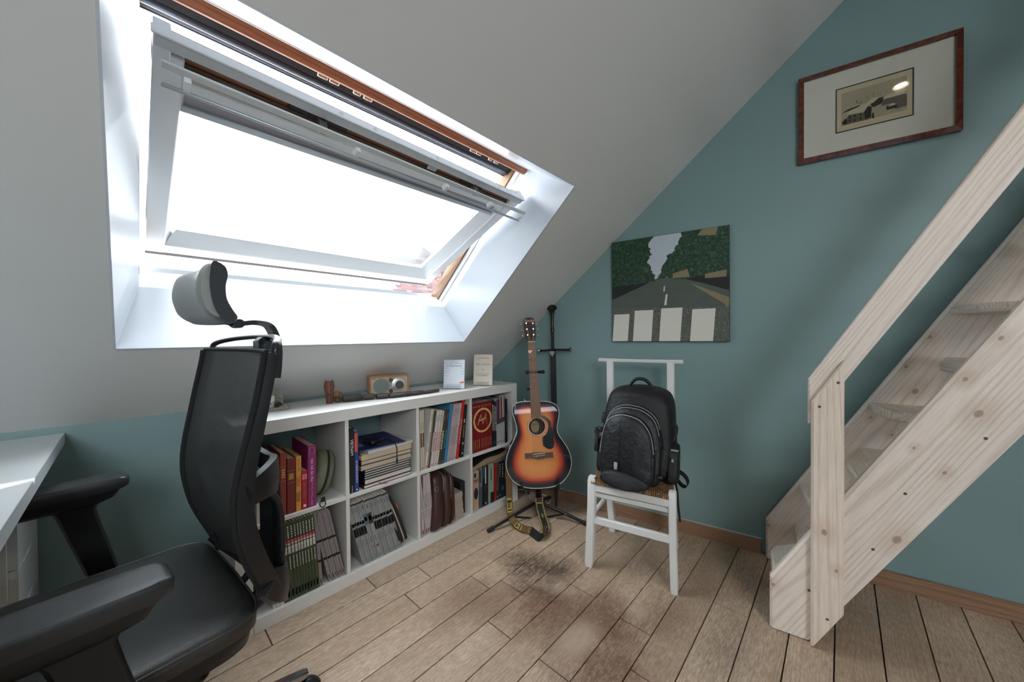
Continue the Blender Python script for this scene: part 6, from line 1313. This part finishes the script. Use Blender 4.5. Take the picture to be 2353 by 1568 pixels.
for sg in (-1, 1):
    r_ = rail(sg, .0, .0075, 1., M('fabric_edge', '17181A', .9, bump=(900, .5)), 'mesh_edge', yo=-.002)
    p = [O_(sg*(hw(z)+.004), y+.013+.006*min(1, max(0, (.95-z)/.35))+tw(sg*hw(z), z), z) for i, (z, y) in enumerate(zip(zsb, yb_s))]
    secs = []
    for i, c in enumerate(p):
        dd = .0115+.008*min(1, max(0, (.95-zsb[i])/.35)); ww_ = .007; yv = OY; xv = OX
        secs.append([c-xv*ww_-yv*dd, c+xv*ww_-yv*dd, c+xv*(ww_+.001), c+xv*ww_+yv*dd, c-xv*ww_+yv*dd, c-xv*(ww_+.001)])
    MB().loft(secs).build('side_frame', blp, oc, smooth=50)
MB().tube([O_(x*hw(1.069), .160+.032*(1-x*x)+tw(x*hw(1.069), 1.069), 1.071) for x in [-1+.1*i for i in range(21)]], .006, 10).build('mesh_hem', M('fabric_edge'), oc)
# top handle bowing back, bracket and slider
hp_ = bez([O_(-.222, .165, 1.062), O_(-.218, .172, 1.088), O_(-.17, .20, 1.102), O_(-.08, .230, 1.109), O_(0, .238, 1.110), O_(.08, .230, 1.109), O_(.17, .212, 1.102), O_(.218, .192, 1.088), O_(.224, .186, 1.062)], 48)
MB().tube(hp_, .0095, 12, flat=.75, upv=(0, 0, 1)).build('top_handle', blp2, oc)
MB().box((-.035, .215, 1.045), (.035, .262, 1.108), O_, .012).build('headrest_bracket', blp2, oc)
MB().tube([O_(-.036, .238, 1.06), O_(.045, .238, 1.06)], .014, 16).build('bracket_knob', M('knob_grey', '3E4247', .4), oc)
sl = MB(); cpt = bez([O_(0, .262, .985), O_(0, .266, 1.02), O_(0, .268, 1.07), O_(0, .262, 1.11), O_(0, .246, 1.142), O_(0, .215, 1.150), O_(0, .185, 1.147)], 36)
secs = []
for i, c in enumerate(cpt):
    tt = (cpt[min(i+1, len(cpt)-1)]-cpt[max(i-1, 0)]).normalized(); nn_ = OX.cross(tt).normalized(); w_ = .024 if i < 22 else .024-.012*min(1, (i-22)/8); h = .0065
    secs.append([c-OX*w_-nn_*h, c+OX*w_-nn_*h, c+OX*w_+nn_*h, c-OX*w_+nn_*h])
MB().loft(secs).build('headrest_post', blp2, oc, smooth=50)
for k in range(5): MB().box((-.004, .253, .995+.009*k), (.004, .2585, 1.0+.009*k), O_).build('post_notch', M('black_plastic'), oc)
MB().tube([O_(-.022, .172, 1.146), O_(.022, .172, 1.146)], .0125, 18).build('tilt_joint', blp2, oc)
MB().tube([O_(-.038, .172, 1.146), O_(-.0225, .172, 1.146)], .010, 16).build('joint_cap', chm, oc)
MB().tube([O_(0, .165, 1.147), O_(0, .130, 1.155)], .0085, 12, flat=1).build('joint_arm', blp2, oc)
# headrest pad
secs = []; 
for i in range(17):
    t_ = -1+2*i/16; x = .150*t_; k = (1-abs(t_)**5)**.5 if abs(t_) < 1 else .0; k = max(k, .16); cv = -.022*(1-t_*t_)*-1
    pr = [(.082, 1.165), (.070, 1.19), (.064, 1.22), (.068, 1.255), (.080, 1.282), (.098, 1.292), (.116, 1.282), (.122, 1.262), (.116, 1.235), (.118, 1.20), (.130, 1.172), (.138, 1.158), (.128, 1.146), (.105, 1.148)]
    pr = smooth2(pr, 42); cy, cz2 = .102, 1.215
    secs.append([O_(x, cy+(y-cy)*(.55+.45*k)+.022*(1-t_*t_)-.012, cz2+(z-cz2)*(.80+.20*k)) for y, z in pr])
MB().loft(secs).build('headrest', gry_l, oc, smooth=70)
secs = []
for i in range(17):
    t_ = -1+2*i/16; x = .154*t_; pr = smooth2([(.098, 1.293), (.120, 1.284), (.126, 1.262), (.121, 1.235), (.123, 1.20), (.136, 1.17), (.144, 1.155), (.134, 1.143), (.112, 1.150), (.096, 1.185), (.090, 1.23), (.092, 1.27)], 40); k = .95+.05*(1-abs(t_)**4); cy, cz2 = .12, 1.215
    secs.append([O_(x, cy+(y-cy)*k+.022*(1-t_*t_)-.010, cz2+(z-cz2)*k) for y, z in pr])
MB().loft(secs).build('headrest_shell', M('navy_leather', '2C3036', .4, bump=(300, .3, .001)), oc, smooth=70)
# lumbar loop and lower yoke behind the mesh
def bandx(ctr, h, th, m, nm):
    secs = []
    for i, c in enumerate(ctr):
        tt = (ctr[min(i+1, len(ctr)-1)]-ctr[max(i-1, 0)]).normalized(); nn_ = tt.cross(V((0, 0, 1))).normalized(); u_ = nn_.cross(tt).normalized(); hh = h(i/(len(ctr)-1)) if callable(h) else h
        secs.append([c-u_*hh-nn_*th*.6, c-u_*hh+nn_*th*.6, c+nn_*th, c+u_*hh+nn_*th*.6, c+u_*hh-nn_*th*.6, c-nn_*th])
    return MB().loft(secs).build(nm, m, oc, smooth=40)
bandx(bez([O_(-.236, .118, .735), O_(-.20, .17, .745), O_(-.12, .215, .735), O_(0, .238, .712), O_(.12, .215, .735), O_(.20, .17, .745), O_(.236, .118, .735)], 36), lambda f: .026+.024*sin(pi*f), .014, blp, 'lumbar_loop')
MB().box((-.06, .165, .705), (.06, .205, .75), O_, .012).build('lumbar_knob', M('knob_grey'), oc); MB().tube([O_(-.12, .15, .70), O_(.12, .15, .70)], .009, 10).build('lumbar_bar', blp2, oc)
bandx(bez([O_(-.205, .165, .50), O_(-.17, .205, .455), O_(-.09, .240, .415), O_(0, .255, .395), O_(.09, .240, .415), O_(.17, .205, .455), O_(.205, .165, .50)], 36), lambda f: .030+.022*sin(pi*f), .020, blp, 'lower_yoke')
for x in (-.045, .045): MB().tube(bez([O_(x*1.3, .236, .70), O_(x, .246, .62), O_(x, .250, .52), O_(x*.6, .252, .43)], 20), .012, 12, flat=1.4).build('spine_bar', blp, oc)
for x in (-.135, .135): MB().tube(bez([O_(x*1.3, .165, .735), O_(x*1.05, .212, .66), O_(x, .222, .56), O_(x*.95, .215, .45)], 20), [.017-.004*sin(pi*i/18) for i in range(19)], 12, flat=.7).build('lumbar_strut', blp, oc)
MB().box((-.055, .232, .40), (.055, .243, .71), O_, .004).build('spine_plate', M('black_plastic'), oc)
MB().tube(bez([O_(0, .245, .40), O_(0, .235, .36), O_(0, .19, .335), O_(0, .10, .325), O_(0, .0, .33)], 24), .026, 14, flat=.7).build('back_arm', blp, oc)
for x in (-.06, .06): MB().tube(bez([O_(x, .225, .43), O_(x*.9, .19, .385), O_(x*.8, .13, .36)], 14), .011, 10).build('yoke_strut', blp, oc)
# seat cushion
sq_ = smooth2([(-.262, .02), (-.258, .10), (-.215, .142), (-.08, .150), (.08, .150), (.215, .142), (.262, .10), (.268, .0), (.268, -.18), (.255, -.30), (.20, -.355), (0, -.37), (-.20, -.355), (-.255, -.30), (-.266, -.18)], 90)
def seat(lv, m, nm): return MB().loft([[O_(x*k, -.1+(y+.1)*k, z) for x, y in sq_] for z, k in lv]).build(nm, m, oc, smooth=60)
s_t = MB(); lv = [(.428, 1.0), (.446, 1.003), (.460, .995), (.4665, .965), (.470, .90), (.473, .75), (.474, .5), (.474, .2)]
secs = []
for z, k in lv:
    r_ = []
    for x, y in sq_:
        X, Y = x*k, -.1+(y+.1)*k; dip = -.012*(1-min(1, (abs(X)/.2))**2)*(1 if k < .9 else 0)-max(0, -Y-.22)*.25+max(0, abs(X)-.2)*.06; r_.append(O_(X, Y, z+dip))
    secs.append(r_)
s_t.loft(secs).build('seat_cushion', lth2, oc, smooth=60)
MB().tube([O_(x*1.001, -.1+(y+.1)*1.001, .4595-max(0, -y-.22)*.25+max(0, abs(x)-.2)*.06) for x, y in sq_], .0032, 8, closed=True).build('piping', lth2, oc)
seat([(.385, .90), (.392, .95), (.426, .975), (.430, .97)], blp, 'seat_shell')
# arms
def arm(sg):
    AX = sg*.366
    f = lambda a, y, z: O_(AX+a, y-(.022 if sg > 0 else 0), z)
    pad = smooth2([(-.046, -.030), (-.036, -.006), (0, -.002), (.036, -.006), (.047, -.032), (.048, -.10), (.045, -.22), (.036, -.275), (0, -.29), (-.036, -.275), (-.045, -.22), (-.047, -.10)], 54)
    p_ = MB().loft([[f(x*k*.97, -.145+(y+.145)*k, z) for x, y in pad] for z, k in ((.668, .94), (.674, .99), (.688, 1.0), (.696, .985), (.700, .955), (.7008, .90), (.7008, .4))]).build('armrest_pad', armm, oc, smooth=45)
    MB().loft([[f(x*k, -.135+(y+.135)*k*.95, z) for x, y in pad] for z, k in ((.635, .60), (.645, .80), (.660, .88), (.669, .90))]).build('armrest_base', blp, p_, smooth=50)
    secs = []
    for z, y0, hh, w_ in ((.655, -.108, .060, .030), (.640, -.106, .046, .026), (.620, -.104, .036, .0225), (.56, -.090, .034, .022), (.50, -.075, .033, .022), (.435, -.060, .031, .022), (.430, -.059, .029, .020)):
        secs.append([f(-w_, y0-hh*.8, z), f(-w_*.5, y0-hh, z), f(w_*.5, y0-hh, z), f(w_, y0-hh*.8, z), f(w_, y0+hh*.8, z), f(w_*.5, y0+hh, z), f(-w_*.5, y0+hh, z), f(-w_, y0+hh*.8, z)])
    MB().loft(secs).build('arm_sleeve', blp, oc, smooth=50)
    MB().loft([[f(a*.016, -.057+(.45-z)*-.0+c*.024+(.43-z)*.23, z) for a, c in ((-1, -1), (1, -1), (1, 1), (-1, 1))] for z in (.44, .36)]+[[f(a*.016-sg*.02, -.04+c*.024, .352+a*sg*.010) for a, c in ((-1, -1), (1, -1), (1, 1), (-1, 1))]]).build('arm_post', M('steel_dark', '55585C', .3, .9), oc, smooth=30)
    MB().box((AX-.018, -.075, .345), (sg*.10, -.005, .362), O_, .003).build('arm_bracket', blp, oc)
arm(1); arm(-1)
MB().box((-.09, -.16, .325), (.09, .08, .388), O_, .015).build('mechanism', blp, oc)
MB().tube([O_(0, -.03, .09), O_(0, -.03, .20)], .027, 18).build('gas_lift', blp, oc); MB().tube([O_(0, -.03, .20), O_(0, -.03, .33)], .014, 16).build('piston', chm, oc)
MB().lathe([(.045, .07), (.05, .08), (.045, .125), (.03, .13)], O_(0, -.03, 0), n=24).build('base_hub', chm, oc)
wc0 = onz(742, 1532, .075); d0 = wc0-O_(0, -.03, .075); a0_ = atan2(d0.y, d0.x); Rw = min(.335, max(.30, d0.length-.01))
for k in range(5):
    a = a0_+2*pi*k/5; dv = V((cos(a), sin(a), 0)); sv = V((-sin(a), cos(a), 0)); c0 = O_(0, -.03, 0)
    secs = [[c0+dv*r+sv*x*w_+V((0, 0, z+h*y)) for x, y in ((-1, -1), (1, -1), (1, .6), (.7, 1), (-.7, 1), (-1, .6))] for r, z, w_, h in ((.035, .098, .026, .020), (.12, .100, .021, .015), (.24, .094, .016, .011), (Rw, .086, .013, .009), (Rw+.012, .085, .011, .006))]
    L = MB().loft(secs).build('base_leg', chm, oc, smooth=30)
    wc_ = c0+dv*(Rw-.005)
    cs_ = MB().tube([wc_+V((0, 0, .045)), wc_+V((0, 0, .082))], .006, 8).build('caster', blp, oc)
    for sgn in (-1, 1): MB().lathe([(.018, 0), (.026, .002), (.0275, .008), (.026, .015), (.014, .017)], wc_+sv.cross(V((0, 0, 0)))+dv*.012+sv*(sgn*.004)+V((0, 0, .0275)), sv*sgn, 20).build('caster_wheel', rub, cs_)
    MB().tube([wc_+dv*.012+V((0, 0, .0275))+V((0, 0, .031))*sin(q_)+dv*.031*cos(q_) for q_ in [pi*.05+pi*.9*i/10 for i in range(11)]], .010, 8, flat=1.6).build('caster_hood', blp, cs_)
# ================================================================ ceiling spotlight (seen only as a reflection in the picture glass)
LPt = V((2.80, -1.02, 2.84)); cl = empty('ceiling_spotlight', LPt+V((0, 0, .05)), 'small round ceiling spotlight reflected in the picture glass', 'lamp')
MB().tube([LPt+V((0, 0, .05)), V((LPt.x, LPt.y, HK+LPt.x*tan(AS)))], .006, 8).build('stem', M('lamp_white', 'E0E0DE', .4), cl)
MB().lathe([(.02, .07), (.035, .05), (.042, .0), (.040, -.002), (.033, .045), (.0, .05)], LPt, n=24).build('lamp_shade', M('lamp_white'), cl)
MB().lathe([(.001, .004), (.028, .006), (.030, .014), (.001, .02)], LPt, n=20).build('bulb', M('bulb_glow', 'FFE6C4', .5, emit=60), cl)
pL = bpy.data.lights.new('ceiling_spotlight', 'SPOT'); pL.energy = LAMP = 8; pL.spot_size = 2.3; pL.spot_blend = .6; pL.shadow_soft_size = .035; pL.color = (1, .80, .58)
oL = bpy.data.objects.new('spot_light', pL); COL.objects.link(oL); oL.location = LPt+V((0, 0, -.008))
